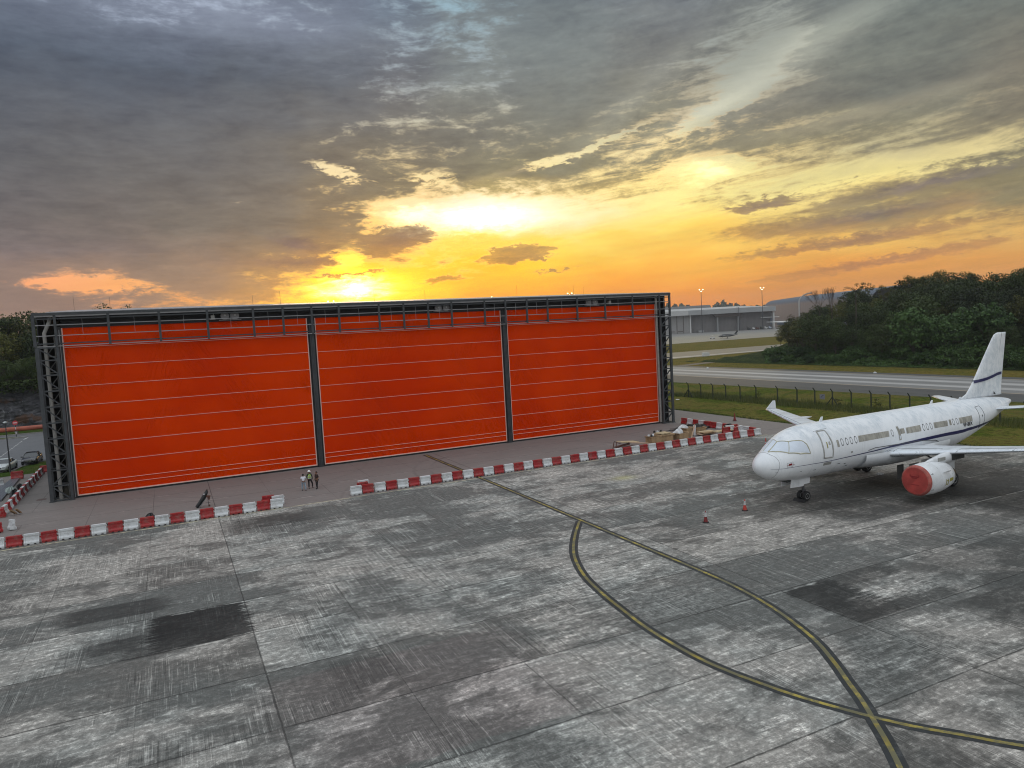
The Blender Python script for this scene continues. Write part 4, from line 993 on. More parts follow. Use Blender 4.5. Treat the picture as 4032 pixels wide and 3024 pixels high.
# ------------------------------------------------------------------ plastic barriers
def plastic(name, col):
    m = bpy.data.materials.new(name); m.use_nodes = True
    t = NT(m.node_tree); b = t.n['Principled BSDF']
    P = t.node('ShaderNodeNewGeometry').outputs['Position']; z = t.sep(P)[2]
    n = t.noise(P, 2.2, 7., .7, .3); w = t.noise(P, .8, 3., .5)
    k = t.add(.8, t.mul(w, .4)); c = t.mix(1., col, t.xyz(k, k, k), 'MULTIPLY', False)
    d = t.mul(t.sm(n, .46, .66), .38); c = t.mix(d, c, (.20, .17, .14))
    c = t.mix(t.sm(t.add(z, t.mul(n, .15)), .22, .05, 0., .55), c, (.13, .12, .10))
    t.put(b.inputs['Base Color'], c); t.put(b.inputs['Roughness'], t.add(.35, t.mul(n, .3)))
    return m
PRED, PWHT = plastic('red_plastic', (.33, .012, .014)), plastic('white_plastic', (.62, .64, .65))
def barrier_mesh(name, m):
    mb = MB()
    # full-width end ribs, recessed middle, top lip, flared foot in three feet with gaps between
    full = [(-.24, .08), (-.24, .20), (-.14, .32), (-.11, .62), (-.13, .66), (-.13, .82), (.13, .82), (.13, .66), (.11, .62), (.14, .32), (.24, .20), (.24, .08)]
    rec = [(-.215, .08), (-.215, .19), (-.115, .31), (-.085, .60), (-.085, .66), (.085, .66), (.085, .60), (.115, .31), (.215, .19), (.215, .08)]
    for xa, xb in ((-.5, -.40), (.40, .5)): mb.prism(full, lambda a, b: (xa, a, b), lambda a, b: (xb, a, b))
    mb.prism(rec, lambda a, b: (-.40, a, b), lambda a, b: (.40, a, b))
    mb.box(-.40, .40, -.128, .128, .662, .818)
    for xa, xb in ((-.49, -.30), (-.14, .14), (.30, .49)): mb.box(xa, xb, -.235, .235, 0, .079)
    mb.box(-.24, .24, -.113, .113, .46, .50)
    o = mb.build(name, m, bevel=.012); return o
def lug(m, par):
    mb = MB(); mb.box(.501, .57, -.05, .05, .58, .70); mb.box(.501, .57, -.05, .05, .30, .40); mb.build('connector', m, par)
    mb = MB(); mb.box(-.57, -.501, -.05, .05, .44, .54); mb.build('connector', m, par)
PROTO = {}
ORD = ['first', 'second', 'third', 'fourth', 'fifth', 'sixth', 'seventh', 'eighth', 'ninth', 'tenth', 'eleventh', 'twelfth', 'thirteenth', 'fourteenth', 'fifteenth', 'sixteenth', 'seventeenth', 'eighteenth', 'nineteenth', 'twentieth', 'twenty-first', 'twenty-second', 'twenty-third']
rb = random.Random(11)
def barrier(col, x, y, rz, label, z=0., tilt=(0, 0)):
    if col not in PROTO:
        o = barrier_mesh('traffic_barrier', PRED if col == 'red' else PWHT); lug(PRED if col == 'red' else PWHT, o); PROTO[col] = o
        o['category'] = 'barrier'; o['group'] = 'red and white plastic barriers round the hangar yard'
        r = o
    else: r = dup(PROTO[col])
    r.location = (x, y, z); r.rotation_euler = (tilt[0], tilt[1], rz); r['label'] = label
    return r
def row(n, f, first, desc, cols=None):
    cnt = {'red': 0, 'white': 0}
    for k in range(n):
        c = cols[k] if cols else ('red' if (k % 2 == 0) == (first == 'red') else 'white')
        c = {'R': 'red', 'W': 'white'}.get(c, c)
        x, y, rz = f(k); cnt[c] += 1
        barrier(c, x+rb.uniform(-.02, .02), y+rb.uniform(-.05, .05), rz+rb.uniform(-.07, .07)+(rb.uniform(-.16, .16) if rb.random() < .15 else 0), '%s %s plastic barrier %s' % (ORD[cnt[c]-1], c, desc))
row(19, lambda k: (-12.62+1.117*k, 64.35-.01*k, 0.), 'white', 'from the left of the front row, left of the gap')
row(45, lambda k: (14.55+1.107*k, 64.95-abs(k-22)*.004, 0.), 'white', 'right of the gap in the front row')
row(12, lambda k: (63.75, 78.9-1.17*k, pi/2+.02), 'red', 'from the far end of the right-hand row', 'RWRWRRWRWRWR')
row(21, lambda k: (-14.42-.014*k, 77.1+1.22*k, pi/2), 'red', 'from the near end of the row left of the hangar')
barrier('red', 7.0, 66.05, .03, 'red plastic barrier tucked behind the two at the right end of the front row')
barrier('white', 7.75, 65.5, .03, 'white plastic barrier behind the last one before the gap, left of it')
barrier('red', 15.45, 66.1, .04, 'red plastic barrier standing behind the first pair right of the gap')
barrier('white', 15.75, 67.0, .04, 'white plastic barrier rearmost behind the first pair right of the gap')
barrier('red', -13.75, 70.15, .75, 'red plastic barrier turned askew at the left edge beside a white one')
barrier('white', -12.75, 70.9, 1.95, 'white plastic barrier leaning askew beside the red one at the left edge', tilt=(.12, .1))
barrier('red', -14.55, 103.0, .05, 'red plastic barrier at the far end of the left side row, beside the hangar tower')
barrier('red', -16.85, 99.6, -.04, 'red plastic barrier beside the grass, at the end of the roofing sheets').scale = (1.15, 1.15, 1.15)
barrier('white', -17.95, 95.3, .6, 'white plastic barrier at the left edge beside the roofing sheets')
for i, (c, x, y, rz, ti) in enumerate((('red', 61.4, 66.4, .5, (1.4, 0)), ('white', 62.5, 66.9, .3, (1.45, 0)), ('white', 61.9, 68.0, -.5, (1.35, .2)), ('red', 62.8, 68.2, .1, (1.5, 0)), ('red', 60.6, 67.2, -.2, (1.4, .1)))):
    barrier(c, x, y, rz, ('%s fallen plastic barrier in the right corner, ' % c)+('nearest the corner front row', 'beside the red one at the front', 'under the black sheet', 'against the side row', 'nearest the wooden boards')[i], z=.25)

# ------------------------------------------------------------------ traffic cones
CRED = mat('cone_orange_red', (.50, .05, .035), .55, var=.2, vscale=3.); CDRK = mat('cone_faded_red', (.20, .02, .02), .7, var=.3, vscale=3.); CWH = mat('cone_white_band', (.48, .48, .48), .4); CBL = mat('cone_base', (.012, .012, .013), .8)
def cone(x, y, m, label, h=.95, band=True, s=.88):
    r = empty('traffic_cone', (x, y, 0), rb.uniform(0, 1), label, 'traffic cone', 'traffic cones on the apron', sc_=s)
    mb = MB(); mb.lathe([(0, .27), (.05, .26), (.06, .2)], n=8, smooth=False); mb.build('cone_base', CBL, r)
    mb = MB(); mb.lathe([(.05, .17), (.5, .10), (h, .035), (h+.03, .0)], n=20); c = mb.build('cone_body', m, r)
    if band: mb = MB(); mb.lathe([(.48, .108), (.82, .060)], n=20); mb.build('reflective_band', CWH, c)
cone(*U(2779, 2057), CDRK, 'dull dark red traffic cone with a white top on the open apron, nearest the camera')
cone(*U(2933, 2010), CRED, 'bright red traffic cone with a white band, in front of the airliner nose')
cone(58.3, 58.5, CRED, 'red traffic cone partly behind the airliner nose', h=1.1)
cone(70.2, 76.1, CDRK, 'dark traffic cone at the edge of the grass behind the barriers', band=False, s=1.15)

# ------------------------------------------------------------------ clutter inside the barriers
CARD = mat('cardboard', (.36, .24, .13), .85, var=.25, vscale=2.); PLY = mat('plywood', (.50, .40, .24), .8, var=.25, vscale=1.5); PINK = mat('pale_timber', (.55, .38, .26), .8, var=.2, vscale=3.)
DKW = mat('dark_timber', (.11, .045, .03), .85, var=.3); SCRAP = mat('rusty_dark_sheet', (.030, .026, .022), .75, var=.6, vscale=2., bump=1., bscale=6.); SACK = mat('white_plastic_sheet', (.66, .67, .68), .5, var=.15, bump=1., bscale=5.)
BAG = mat('black_bin_bag', (.010, .011, .012), .4, bump=1., bscale=9.)
def rotz(a): return Matrix.Rotation(a, 3, 'Z')
def carton(x, y, w, d, h, rz, label, grp='cardboard boxes among the rubbish'):
    r = empty('cardboard_box', (x, y, 0), rz, label, 'box', grp)
    mb = MB(); t_ = .03
    mb.box(-w/2, w/2, -d/2, d/2, 0, .03); mb.box(-w/2, -w/2+t_, -d/2, d/2, .031, h); mb.box(w/2-t_, w/2, -d/2, d/2, .031, h); mb.box(-w/2+t_, w/2-t_, -d/2, -d/2+t_, .031, h); mb.box(-w/2+t_, w/2-t_, d/2-t_, d/2, .031, h)
    mb.build('box_body', CARD, r)
    mb = MB(); mb.cbox((-w/2-.13, 0, h-.03), (.28, d*.98, .02), Matrix.Rotation(.5, 3, 'Y')); mb.cbox((w/2+.12, 0, h-.05), (.26, d*.98, .02), Matrix.Rotation(-.7, 3, 'Y')); mb.build('box_flap', CARD, r)
    return r
def crumple(name, m, x, y, sx, sy, sz, seed, label, cat, z=0.):
    rn = random.Random(seed); mb = MB(); rows = []; nu, nv = 12, 20
    ph = [rn.uniform(0, 6) for _ in range(6)]
    for i in range(nu+1):
        f = i/nu; th = f*pi/2; rr = []
        for k in range(nv):
            a = 2*pi*k/nv
            w = 1+.22*sin(3*a+ph[0])+.14*sin(5*a+ph[1]+f*3)+.1*sin(9*a+ph[2])
            hh = sin(th)*(1+.25*sin(4*a+ph[3])*cos(th)+.12*sin(7*a+ph[4]))
            rr.append((cos(th)*w*sx*cos(a), cos(th)*w*sy*sin(a), max(0, hh)*sz))
        rows.append(rr)
    mb.grid(rows, close=True, smooth=False); o = mb.build(name, m, loc=(x, y, z)); return tag(o, label, cat)
def plank(x, y, z, L, w, t_, rz, m, label, tilt=0., name='wooden_board', grp='loose boards and planks'):
    mb = MB(); mb.cbox((0, 0, 0), (L, w, t_)); mb.bar((-L/2+.05, -w/2+.04, -t_/2-.03), (L/2-.05, -w/2+.04, -t_/2-.03), .05) ; mb.bar((-L/2+.05, w/2-.04, -t_/2-.03), (L/2-.05, w/2-.04, -t_/2-.03), .05)
    o = mb.build(name, m, loc=(x, y, z)); o.rotation_euler = (0, tilt, rz); return tag(o, label, 'board', grp)
plank(47.3, 68.9, .62, 2.6, 1.1, .05, .10, PLY, 'pale plywood sheet propped on dark timber behind the middle of the front row', .10)
plank(48.4, 68.2, .45, 2.9, .5, .05, .05, PINK, 'long pinkish plank leaning beside the propped plywood sheet', .16)
plank(46.3, 68.6, .33, 1.9, .5, .06, -.1, DKW, 'dark brown timber frame under the propped plywood sheet', -.14)
mb = MB(); mb.bar((-.5, 0, 0), (-.25, 0, .95), .07); mb.bar((-.25, 0, .95), (.7, 0, .55), .07); mb.bar((-.05, 0, 0), (.05, 0, .75), .06); tag(mb.build('timber_trestle', DKW, loc=(45.3, 68.3, 0)), 'dark timber trestle at the left end of the board pile', 'trestle')
carton(51.2, 69.2, 1.5, 1.1, .8, .1, 'brown cardboard box under the flat wooden frame, full of black and white parts')
plank(52.9, 69.6, .95, 1.6, 1.2, .08, .12, PLY, 'cream board lying flat on top of the wooden crate'); plank(53.0, 69.6, .74, 2.3, 1.5, .12, .05, CARD, 'brown pallet-like crate top under the cream board')
tag((lambda m_: m_.build('wooden_crate', CARD, loc=(52.9, 69.5, 0)))(MB().box(-1.0, 1.0, -.6, .6, 0, .6)), 'low brown wooden crate carrying the cream board', 'crate')
for i, (x, y) in enumerate(((50.8, 69.6), (51.1, 69.4), (51.5, 69.7), (52.3, 70.5), (52.7, 70.4), (53.2, 70.4))):
    mb = MB(); mb.lathe([(-.12, .1), (.12, .1)], axis='X', n=10); mb.box(-.05, .05, -.12, .12, -.18, -.09)
    o = mb.build('metal_fitting', [SACK, BAG][i % 2], loc=(x, y, .86+.2*(y > 70))); tag(o, '%s small drum-shaped metal part heaped on the cardboard box' % ('white', 'black')[i % 2], 'part', 'small parts on the box'); o.rotation_euler = (0, .3*i, .7*i)
carton(55.3, 69.3, 1.5, 1.2, .75, .15, 'low cardboard box with white sheeting spilling out')
carton(56.9, 70.1, 1.1, .9, 1.1, .25, 'tall brown cardboard box with a timber strut leaning on it')
crumple('plastic_sheet', SACK, 55.2, 69.5, .62, .45, .55, 2, 'crumpled white sheeting in the low cardboard box', 'sheet', .62)
crumple('plastic_sheet', SACK, 56.6, 70.4, .6, .4, .45, 5, 'crumpled white sheeting on top of the tall cardboard box', 'sheet', 1.0)
plank(57.0, 69.0, .75, 1.8, .12, .06, .4, PINK, 'narrow pale strut leaning against the tall cardboard box', -1.0)
mb = MB(); mb.tube([(0, 0, .05), (.1, 0, 1.3)], .17, 10); tag(mb.build('sheet_roll', SACK, loc=(57.9, 69.9, 0)), 'upright white roll beside the tall cardboard box', 'roll')
for i, (x, y, L, rz, z, m_, tx) in enumerate(((59.4, 69.4, 2.6, .05, .10, PINK, 'long pink board at the bottom of the flat pile'), (59.6, 69.9, 2.3, .12, .26, PLY, 'pale board in the middle of the flat pile'), (59.2, 69.0, 1.6, -.1, .3, CARD, 'short brown board at the front of the flat pile'))):
    plank(x, y, z+.1, L, .8, .08, rz, m_, tx)
carton(60.0, 71.4, 1.5, .8, .62, .08, 'shallow brown wooden box standing behind the flat boards')
plank(60.7, 67.9, .55, 2.6, 1.0, .08, .03, PLY, 'pale pallet top just behind the front row near the right corner')
# heap of dark sheets
hp = empty('scrap_heap', (61.2, 74.2, 0), .0, 'low heap of dark rusty sheets and strips inside the right-hand row', 'scrap heap')
rs = random.Random(8); mb = MB()
for i in range(70):
    f = rs.random(); x, y = rs.gauss(0, 1.25), rs.gauss(0, .9); z = max(.04, .75*math.exp(-(x*x/3.5+y*y/1.6))*rs.uniform(.3, 1))
    mb.cbox((x, y, z), (rs.uniform(1., 2.4), rs.uniform(.1, .45), .035), Matrix.Rotation(rs.uniform(-.6, .6), 3, 'Z') @ Matrix.Rotation(rs.uniform(-.15, .15), 3, 'Y') @ Matrix.Rotation(rs.uniform(-.5, .5), 3, 'X'))
mb.build('scrap_sheet', SCRAP, hp)['kind'] = 'stuff'
crumple('black_sheet', BAG, 62.9, 69.2, 1.0, .6, .95, 21, 'black plastic sheet heaped over the barriers in the right corner', 'sheet')
crumple('black_sheet', BAG, 62.0, 67.9, .8, .4, .5, 23, 'small black sheet at the foot of the heap in the right corner', 'sheet')
crumple('rubbish_bag', BAG, -2.35, 66.3, .42, .33, .62, 31, 'black rubbish bag behind the front row of barriers', 'bag')
mb = MB(); mb.tube([(-6.6, 67.0, .12), (-4.0, 66.9, .12)], .06, 6); mb.tube([(-6.5, 67.15, .1), (-4.3, 67.3, .1)], .05, 6); tag(mb.build('metal_bar', SCRAP), 'dark bars lying on the ground behind the front row', 'bar')
mb = MB(); mb.tube([(-10.0, 66.3, .08), (-8.4, 66.0, .08)], .06, 6); tag(mb.build('metal_bar', SCRAP), 'short dark bar behind the second barriers from the left', 'bar')
# leaning black cleaning tool on a stand
tr = empty('machine_cart', (2.0, 68.95, 0), -.1, 'black covered machine leaning on a thin stand behind the front row', 'machine')
mb = MB(); mb.tube([(-.75, 0, .06), (-.45, 0, .35), (-.05, 0, .95), (.15, 0, 1.3), (.2, 0, 1.55)], [.16, .2, .2, .14, .06], 10); mb.build('cover', BAG, tr)
mb = MB(); mb.tube([(-.55, -.2, .02), (.05, -.16, .75)], .022, 6); mb.tube([(-.3, .1, 1.0), (-.05, .1, 1.35)], .02, 6); mb.build('handle', RAIL, tr)
mb = MB(); mb.tube([(.2, 0, .95), (.25, 0, .1)], .02, 6); mb.tube([(-.0, 0, .35), (.4, 0, .32)], .02, 6); mb.build('stand', BAG, tr)
mb = MB(); mb.lathe([(-.03, .09), (.03, .09)], (.3, 0, .09), 'Y', 12); mb.build('wheel', DKW, tr)
mb = MB(); mb.tube([(.1, -.05, .95), (.36, 0, .9), (.3, -.02, .6)], [.1, .13, .05], 8); mb.build('hose', DKW, tr)
mb = MB(); mb.box(-.12, .02, -.2, -.17, 1.15, 1.22); mb.build('label_plate', SACK, tr)
# left side: roofing sheets, rolled canvas, rubbish on the barriers
shm = ribbed('blue_grey_sheet', (.20, .21, .24), 'x', .28, .35, .4)
for k in range(5):
    z = .03+.035*k; x0, x1 = -17.5-.05*k, -16.3+.04*k
    mb = MB(); mb.hexa([(x0-.3, 85.5, z), (-15.95, 85.5, z), (-16.55, 99., z), (-17.35, 99., z), (x0-.3, 85.5, z+.025), (-15.95, 85.5, z+.025), (-16.55, 99., z+.025), (-17.35, 99., z+.025)])
    tag(mb.build('roofing_sheet', shm), ('long ribbed metal roofing sheet, %s of the flat stack left of the hangar' % ('bottom', 'second', 'middle', 'fourth', 'top')[k]), 'metal sheet', 'stacked roofing sheets')
crumple('plastic_sheet', BAG, -15.0, 86.4, .35, .9, .75, 41, 'dark sheet hanging over the barriers of the left side row', 'sheet', .1)
crumple('plastic_sheet', mat('pale_green_film', (.30, .36, .34), .4, bump=1., bscale=6.), -15.9, 90., .5, .6, .55, 43, 'pale green crumpled film beside the left side row', 'sheet', .1)
crumple('rubbish_bag', BAG, -15.5, 92.3, .35, .7, .5, 44, 'black rubbish beside the left side row of barriers', 'bag')
plank(-13.6, 77.0, .35, .9, .25, .04, 1.2, CARD, 'narrow grey-brown board leaning at the near end of the left side row', .6); plank(-13.25, 77.2, .35, .9, .2, .04, 1.3, CARD, 'second thin board leaning right of the first at the left side row', .6)
crumple('scrap_heap', mat('sacking', (.20, .18, .14), .9, var=.4), -10.2, 84.6, .6, .5, .9, 51, 'heap of pale sacking at the foot of the left hangar tower', 'sacks')
mb = MB(); mb.lathe([(0, .45), (.02, .43)], n=18); tag(mb.build('manhole_cover', mat('rusty_iron', (.12, .08, .07), .8), loc=(-12.35, 83.6, .004)), 'small rusty manhole cover in the pavement left of the hangar', 'manhole cover')

# ------------------------------------------------------------------ people
def skin(name, P, E_, m, parent, sub=1, root=0):
    names = list(P); me = bpy.data.meshes.new(name)
    me.from_pydata([P[k][0] for k in names], [(names.index(a), names.index(b)) for a, b in E_], []); me.materials.append(m)
    o = bpy.data.objects.new(name, me); COL.objects.link(o); o.parent = parent
    KIDS.setdefault(parent.name, []).append(o)
    s = o.modifiers.new('skin', 'SKIN'); s.use_smooth_shade = True
    for i, k in enumerate(names):
        r = P[k][1]; r = r if isinstance(r, tuple) else (r, r); me.skin_vertices[0].data[i].radius = r
        me.skin_vertices[0].data[i].use_root = (i == root)
    u = o.modifiers.new('sub', 'SUBSURF'); u.levels = u.render_levels = sub
    return o
SKN = mat('skin', (.20, .10, .06), .6); HAIR = mat('black_hair', (.008, .007, .007), .6)
def person(x, y, rz, label, shirt, trouser, shoe, arms, legs=((.1, 0), (-.1, 0)), helmet=None, vest=None, h=1.72, hair=True, yaw=0.):
    r = empty('person', (x, y, 0), rz, label, 'person', sc_=h/1.72)
    P = dict(pel=((0, 0, .95), .13), sp=((0, .0, 1.12), .12), ch=((0, .01, 1.3), .145), nk=((0, 0, 1.46), .05), hb=((0, -.01, 1.54), .062), hd=((0, -.015, 1.62), (.078, .092)), ht=((0, -.005, 1.69), .055),
             ns=((0, -.115, 1.60), .014), jaw=((0, -.075, 1.545), .035))
    E_ = [('pel', 'sp'), ('sp', 'ch'), ('ch', 'nk'), ('nk', 'hb'), ('hb', 'hd'), ('hd', 'ht'), ('hd', 'ns'), ('hb', 'jaw')]
    SH, SE, TR, TE, SO, SOE = {}, [], {}, [], {}, []
    SH.update(pel=((0, 0, .93), .155), sp=((0, 0, 1.12), .145), ch=((0, .01, 1.3), .165), nk=((0, 0, 1.43), .075)); SE += [('pel', 'sp'), ('sp', 'ch'), ('ch', 'nk')]
    TR.update(pel=((0, 0, .96), .14))
    for i, s_ in enumerate((-1, 1)):
        el, wr = arms[i]; k = 'LR'[i]
        sh = (.175*s_, .01, 1.385)
        P['s'+k] = (sh, .055); P['e'+k] = (el, .042); P['w'+k] = (wr, .028)
        d = (Vector(wr)-Vector(el)).normalized(); pm = Vector(wr)+d*.07
        P['p'+k] = (tuple(pm), (.036, .018)); E_ += [('ch', 's'+k), ('s'+k, 'e'+k), ('e'+k, 'w'+k), ('w'+k, 'p'+k)]
        side = d.cross(Vector((s_, .3, 0))).normalized()
        for f, (off, ln) in enumerate(((-.03, .07), (-.01, .082), (.01, .075), (.028, .058))):
            a = pm+side*off+d*ln*.5; b = pm+side*off*1.1+d*ln+Vector((0, -.018, .0))
            P['f%d%s' % (f, k)] = (tuple(a), .0095); P['g%d%s' % (f, k)] = (tuple(b), .008); E_ += [('p'+k, 'f%d%s' % (f, k)), ('f%d%s' % (f, k), 'g%d%s' % (f, k))]
        a = Vector(wr)+d*.045+Vector((0, -.04, 0)); P['t'+k] = (tuple(a), .011); P['u'+k] = (tuple(a+d*.035+Vector((0, -.01, 0))), .009); E_ += [('p'+k, 't'+k), ('t'+k, 'u'+k)]
        SH['s'+k] = (sh, .075); SE.append(('ch', 's'+k)); SH['e'+k] = (tuple(Vector(el)*.98+Vector((0, 0, .02))), .058); SE.append(('s'+k, 'e'+k))
        if vest is not None: SH['w'+k] = (tuple(Vector(wr)*.97+Vector(el)*.03), .04); SE.append(('e'+k, 'w'+k))
        fx, fy = legs[i]; an = (fx, fy, .08); kn = (fx*.9, fy*.5-.02, .5)
        P['h'+k] = ((.09*s_, 0, .88), .085); P['k'+k] = (kn, .055); P['a'+k] = (an, .038); E_ += [('pel', 'h'+k), ('h'+k, 'k'+k), ('k'+k, 'a'+k)]
        TR['h'+k] = ((.09*s_, 0, .86), .108); TR['k'+k] = (kn, .078); TR['a'+k] = ((fx, fy+.0, .10), .07); TE += [('pel', 'h'+k), ('h'+k, 'k'+k), ('k'+k, 'a'+k)]
        SO = {'a': ((fx, fy+.04, .055), .052), 'm': ((fx, fy-.06, .045), .048), 't': ((fx, fy-.17, .035), .036)}
        skin('shoe', SO, [('a', 'm'), ('m', 't')], shoe, r)
        mb = MB(); mb.lathe([(-.006, .001), (0, .009), (.006, .001)], (.032*s_, -.092, 1.625), 'Y', 8); mb.build('eye', HAIR, r)
        mb = MB(); mb.lathe([(-.008, .004), (0, .028), (.008, .02)], (.082*s_, 0, 1.61), 'X', 8); mb.build('ear', SKN, r)
    skin('body', P, E_, SKN, r); skin('shirt', SH, SE, shirt, r); skin('trousers', TR, TE, trouser, r)
    mb = MB(); mb.box(-.022, .022, -.108, -.098, 1.562, 1.570); mb.build('mouth', DKW, r)
    if hair:
        mb = MB(); mb.grid([[(.098*cos(a)*sin(t_), .012+.108*sin(a)*sin(t_)+.01, 1.625+.105*cos(t_)) for a in [2*pi*k/20 for k in range(20)]] for t_ in [.01, .4, .8, 1.2, 1.5]], close=True)
        for k in range(20): pass
        mb.grid([[(.098*cos(a), .022+.108*sin(a), 1.63) for a in [pi*k/12 for k in range(13)]], [(.088*cos(a), .02+.10*sin(a), 1.55) for a in [pi*k/12 for k in range(13)]]]); mb.build('hair', HAIR, r)
    if helmet:
        mb = MB(); mb.lathe([(1.64, .165), (1.648, .165), (1.655, .125), (1.70, .122), (1.75, .10), (1.785, .05), (1.79, .0)], (0, -.01, 0), 'Z', 20); mb.build('hard_hat', helmet, r)
    if vest:
        V = dict(pel=((0, 0, .90), (.175, .165)), sp=((0, 0, 1.12), (.168, .155)), ch=((0, .005, 1.3), (.185, .175)), nk=((0, .0, 1.405), .11)); skin('safety_vest', V, [('pel', 'sp'), ('sp', 'ch'), ('ch', 'nk')], vest, r)
        for z in (.98, 1.16):
            mb = MB(); mb.lathe([(z-.025, .186), (z+.025, .186)], (0, 0, 0), 'Z', 20); mb.build('reflective_band', PWHT, r)
        mb = MB(); mb.box(-.02, .02, -.205, -.19, .86, 1.36); mb.build('zip', BAG, r)
    return r
WSH = mat('white_shirt', (.70, .70, .76), .8, var=.1, bump=.6, bscale=8.); JEAN = mat('pale_blue_jeans', (.28, .35, .42), .85, var=.3, vscale=3.); BTR = mat('dark_trousers', (.015, .013, .015), .85); BRO = mat('dark_brown_shirt', (.035, .017, .015), .85); GRN = mat('dark_green_shirt', (.02, .045, .02), .8)
VEST = mat('lime_safety_vest', (.55, .75, .18), .7, var=.15, vscale=3.); HH = mat('white_helmet', (.8, .78, .76), .35)
DSH = mat('black_shoes', (.01, .01, .01), .5)
person(10.71, 69.85, R(168), 'person in a white shirt and pale jeans, back to the camera, by the hangar door', WSH, JEAN, DSH, (((-.26, -.10, 1.17), (-.10, -.26, 1.14)), ((.26, -.10, 1.17), (.10, -.26, 1.16))), ((-.19, .08), (.16, -.10)), h=1.66)
person(11.43, 70.70, R(6), 'person in a lime safety vest and white hard hat by the hangar door', GRN, BTR, DSH, (((-.25, .03, 1.13), (-.24, -.14, .92)), ((.27, .03, 1.13), (.30, -.04, .87))), ((-.10, .0), (.27, .06)), helmet=HH, vest=VEST, hair=True)
person(11.98, 69.98, R(-62), 'person in a dark brown shirt and black trousers, rightmost of three by the door', BRO, BTR, DSH, (((-.25, .02, 1.13), (-.20, -.12, .90)), ((.25, .02, 1.13), (.22, -.10, .88))), ((-.10, .06), (.11, -.08)), h=1.70)

# ------------------------------------------------------------------ perimeter fence
POSTM = mat('dark_green_concrete_post', (.035, .045, .032), .85, var=.3); WIRE = mat('green_fence_wire', (.04, .055, .035), .6)
fe = empty('perimeter_fence', (90.2, 78, 0), 0, 'wire mesh fence on dark cranked posts along the grass before the runway', 'fence')
def fx(y): return float(np.interp(y, [0, 50, 58, 71, 77, 87, 106, 140], [87.5, 89.6, 90.6, 91.2, 90.6, 89.9, 86.8, 82.0]))
ys = [106.0, 103.1, 100.4, 97.6, 94.6, 91.4, 87.3, 83.5, 80.2, 77.1, 74.0, 70.9, 67.8, 64.7, 61.6, 58.5, 55.4, 52.3, 49.2, 46.1, 43., 39.9]
for i, y in enumerate(ys):
    x = fx(y); mb = MB()
    mb.bar((x, y, -.05), (x, y, 2.35), .14); mb.bar((x, y, 2.3), (x-.42, y+.0, 2.78), .11)
    if i in (0, 9): mb.bar((x, y, 1.5), (x-.1, y+1.2, -.02), .11); mb.bar((x, y, 1.5), (x-.1, y-1.2, -.02), .11)
    mb.v = [(a-90.2, b-78, c) for a, b, c in mb.v]; mb.build('post', POSTM, fe)
mb = MB()
for z in [.15+.21*k for k in range(11)]:
    mb.tube([(fx(y)-90.2, y-78, z) for y in [115]+ys+[35]], .008, 3, cap=False)
for (dx, z) in ((-.14, 2.45), (-.26, 2.6), (-.4, 2.76)): mb.tube([(fx(y)-90.2+dx, y-78, z) for y in [115]+ys+[35]], .008, 3, cap=False)
mb.build('wire_mesh', WIRE, fe)
sg = empty('fence_sign', (90.3, 78.7, 1.45), 0, 'small grey square warning sign hung on the perimeter fence', 'sign')
mb = MB(); mb.box(-.03, 0, -.48, .48, -.38, .38); mb.build('panel', mat('sign_grey', (.26, .26, .30), .6, var=.15), sg)
for (a, b, c, d) in ((-.25, .05, .16, .24), (-.05, .25, -.02, .05), (-.22, .2, -.22, -.16)): mb = MB(); mb.box(-.04, -.031, a, b, c, d); mb.build('faded_marking', mat('sign_ink', (.06, .06, .09), .7), sg)
def tuft(n, x0, x1, y0, y1, h0, h1, m, seed, name='long_grass', label='', w=.03):
    rn = np.random.default_rng(seed); vs, fs = [], []
    for i in range(n):
        x, y = rn.uniform(x0, x1), rn.uniform(y0, y1); h = rn.uniform(h0, h1)*(.6+.8*(math.sin(x*1.3)*math.cos(y*.9)*.5+.5)); a = rn.uniform(0, pi); dx, dy = w*cos(a), w*sin(a); lx, ly = rn.normal(0, .12, 2)
        b = len(vs); vs += [(x-dx, y-dy, -.03), (x+dx, y+dy, -.03), (x+lx, y+ly, h)]; fs.append((b, b+1, b+2))
    mb = MB(); mb.add(vs, fs); o = mb.build(name, m); o['kind'] = 'stuff'; o['label'] = label; return o
def leafmat(name, a, b_, rough=.6):
    m = bpy.data.materials.new(name); m.use_nodes = True
    t = NT(m.node_tree); b = t.n['Principled BSDF']
    g = t.node('ShaderNodeNewGeometry'); oi = t.node('ShaderNodeObjectInfo').outputs['Random']
    n = t.noise(g.outputs['Position'], .22, 4., .6)
    f = t.add(t.mul(g.outputs['Random Per Island'], .45), t.add(t.mul(n, .40), t.mul(oi, .6)))
    c = t.mix(t.sm(f, .3, .95), a, b_)
    t.put(b.inputs['Base Color'], c); b.inputs['Roughness'].default_value = rough; b.inputs['Specular IOR Level'].default_value = .25
    b.inputs['Subsurface Weight'].default_value = 0.
    return m
TUF = leafmat('long_grass_blades', (.035, .065, .012), (.10, .11, .03))
tuft(14000, 86.4, 92.8, 36, 112, .25, .85, TUF, 1, label='longer green grass along the foot of the fence')
tuft(2500, 73.0, 73.7, 40, 100, .08, .25, TUF, 2, label='grass fringe along the edge of the apron')

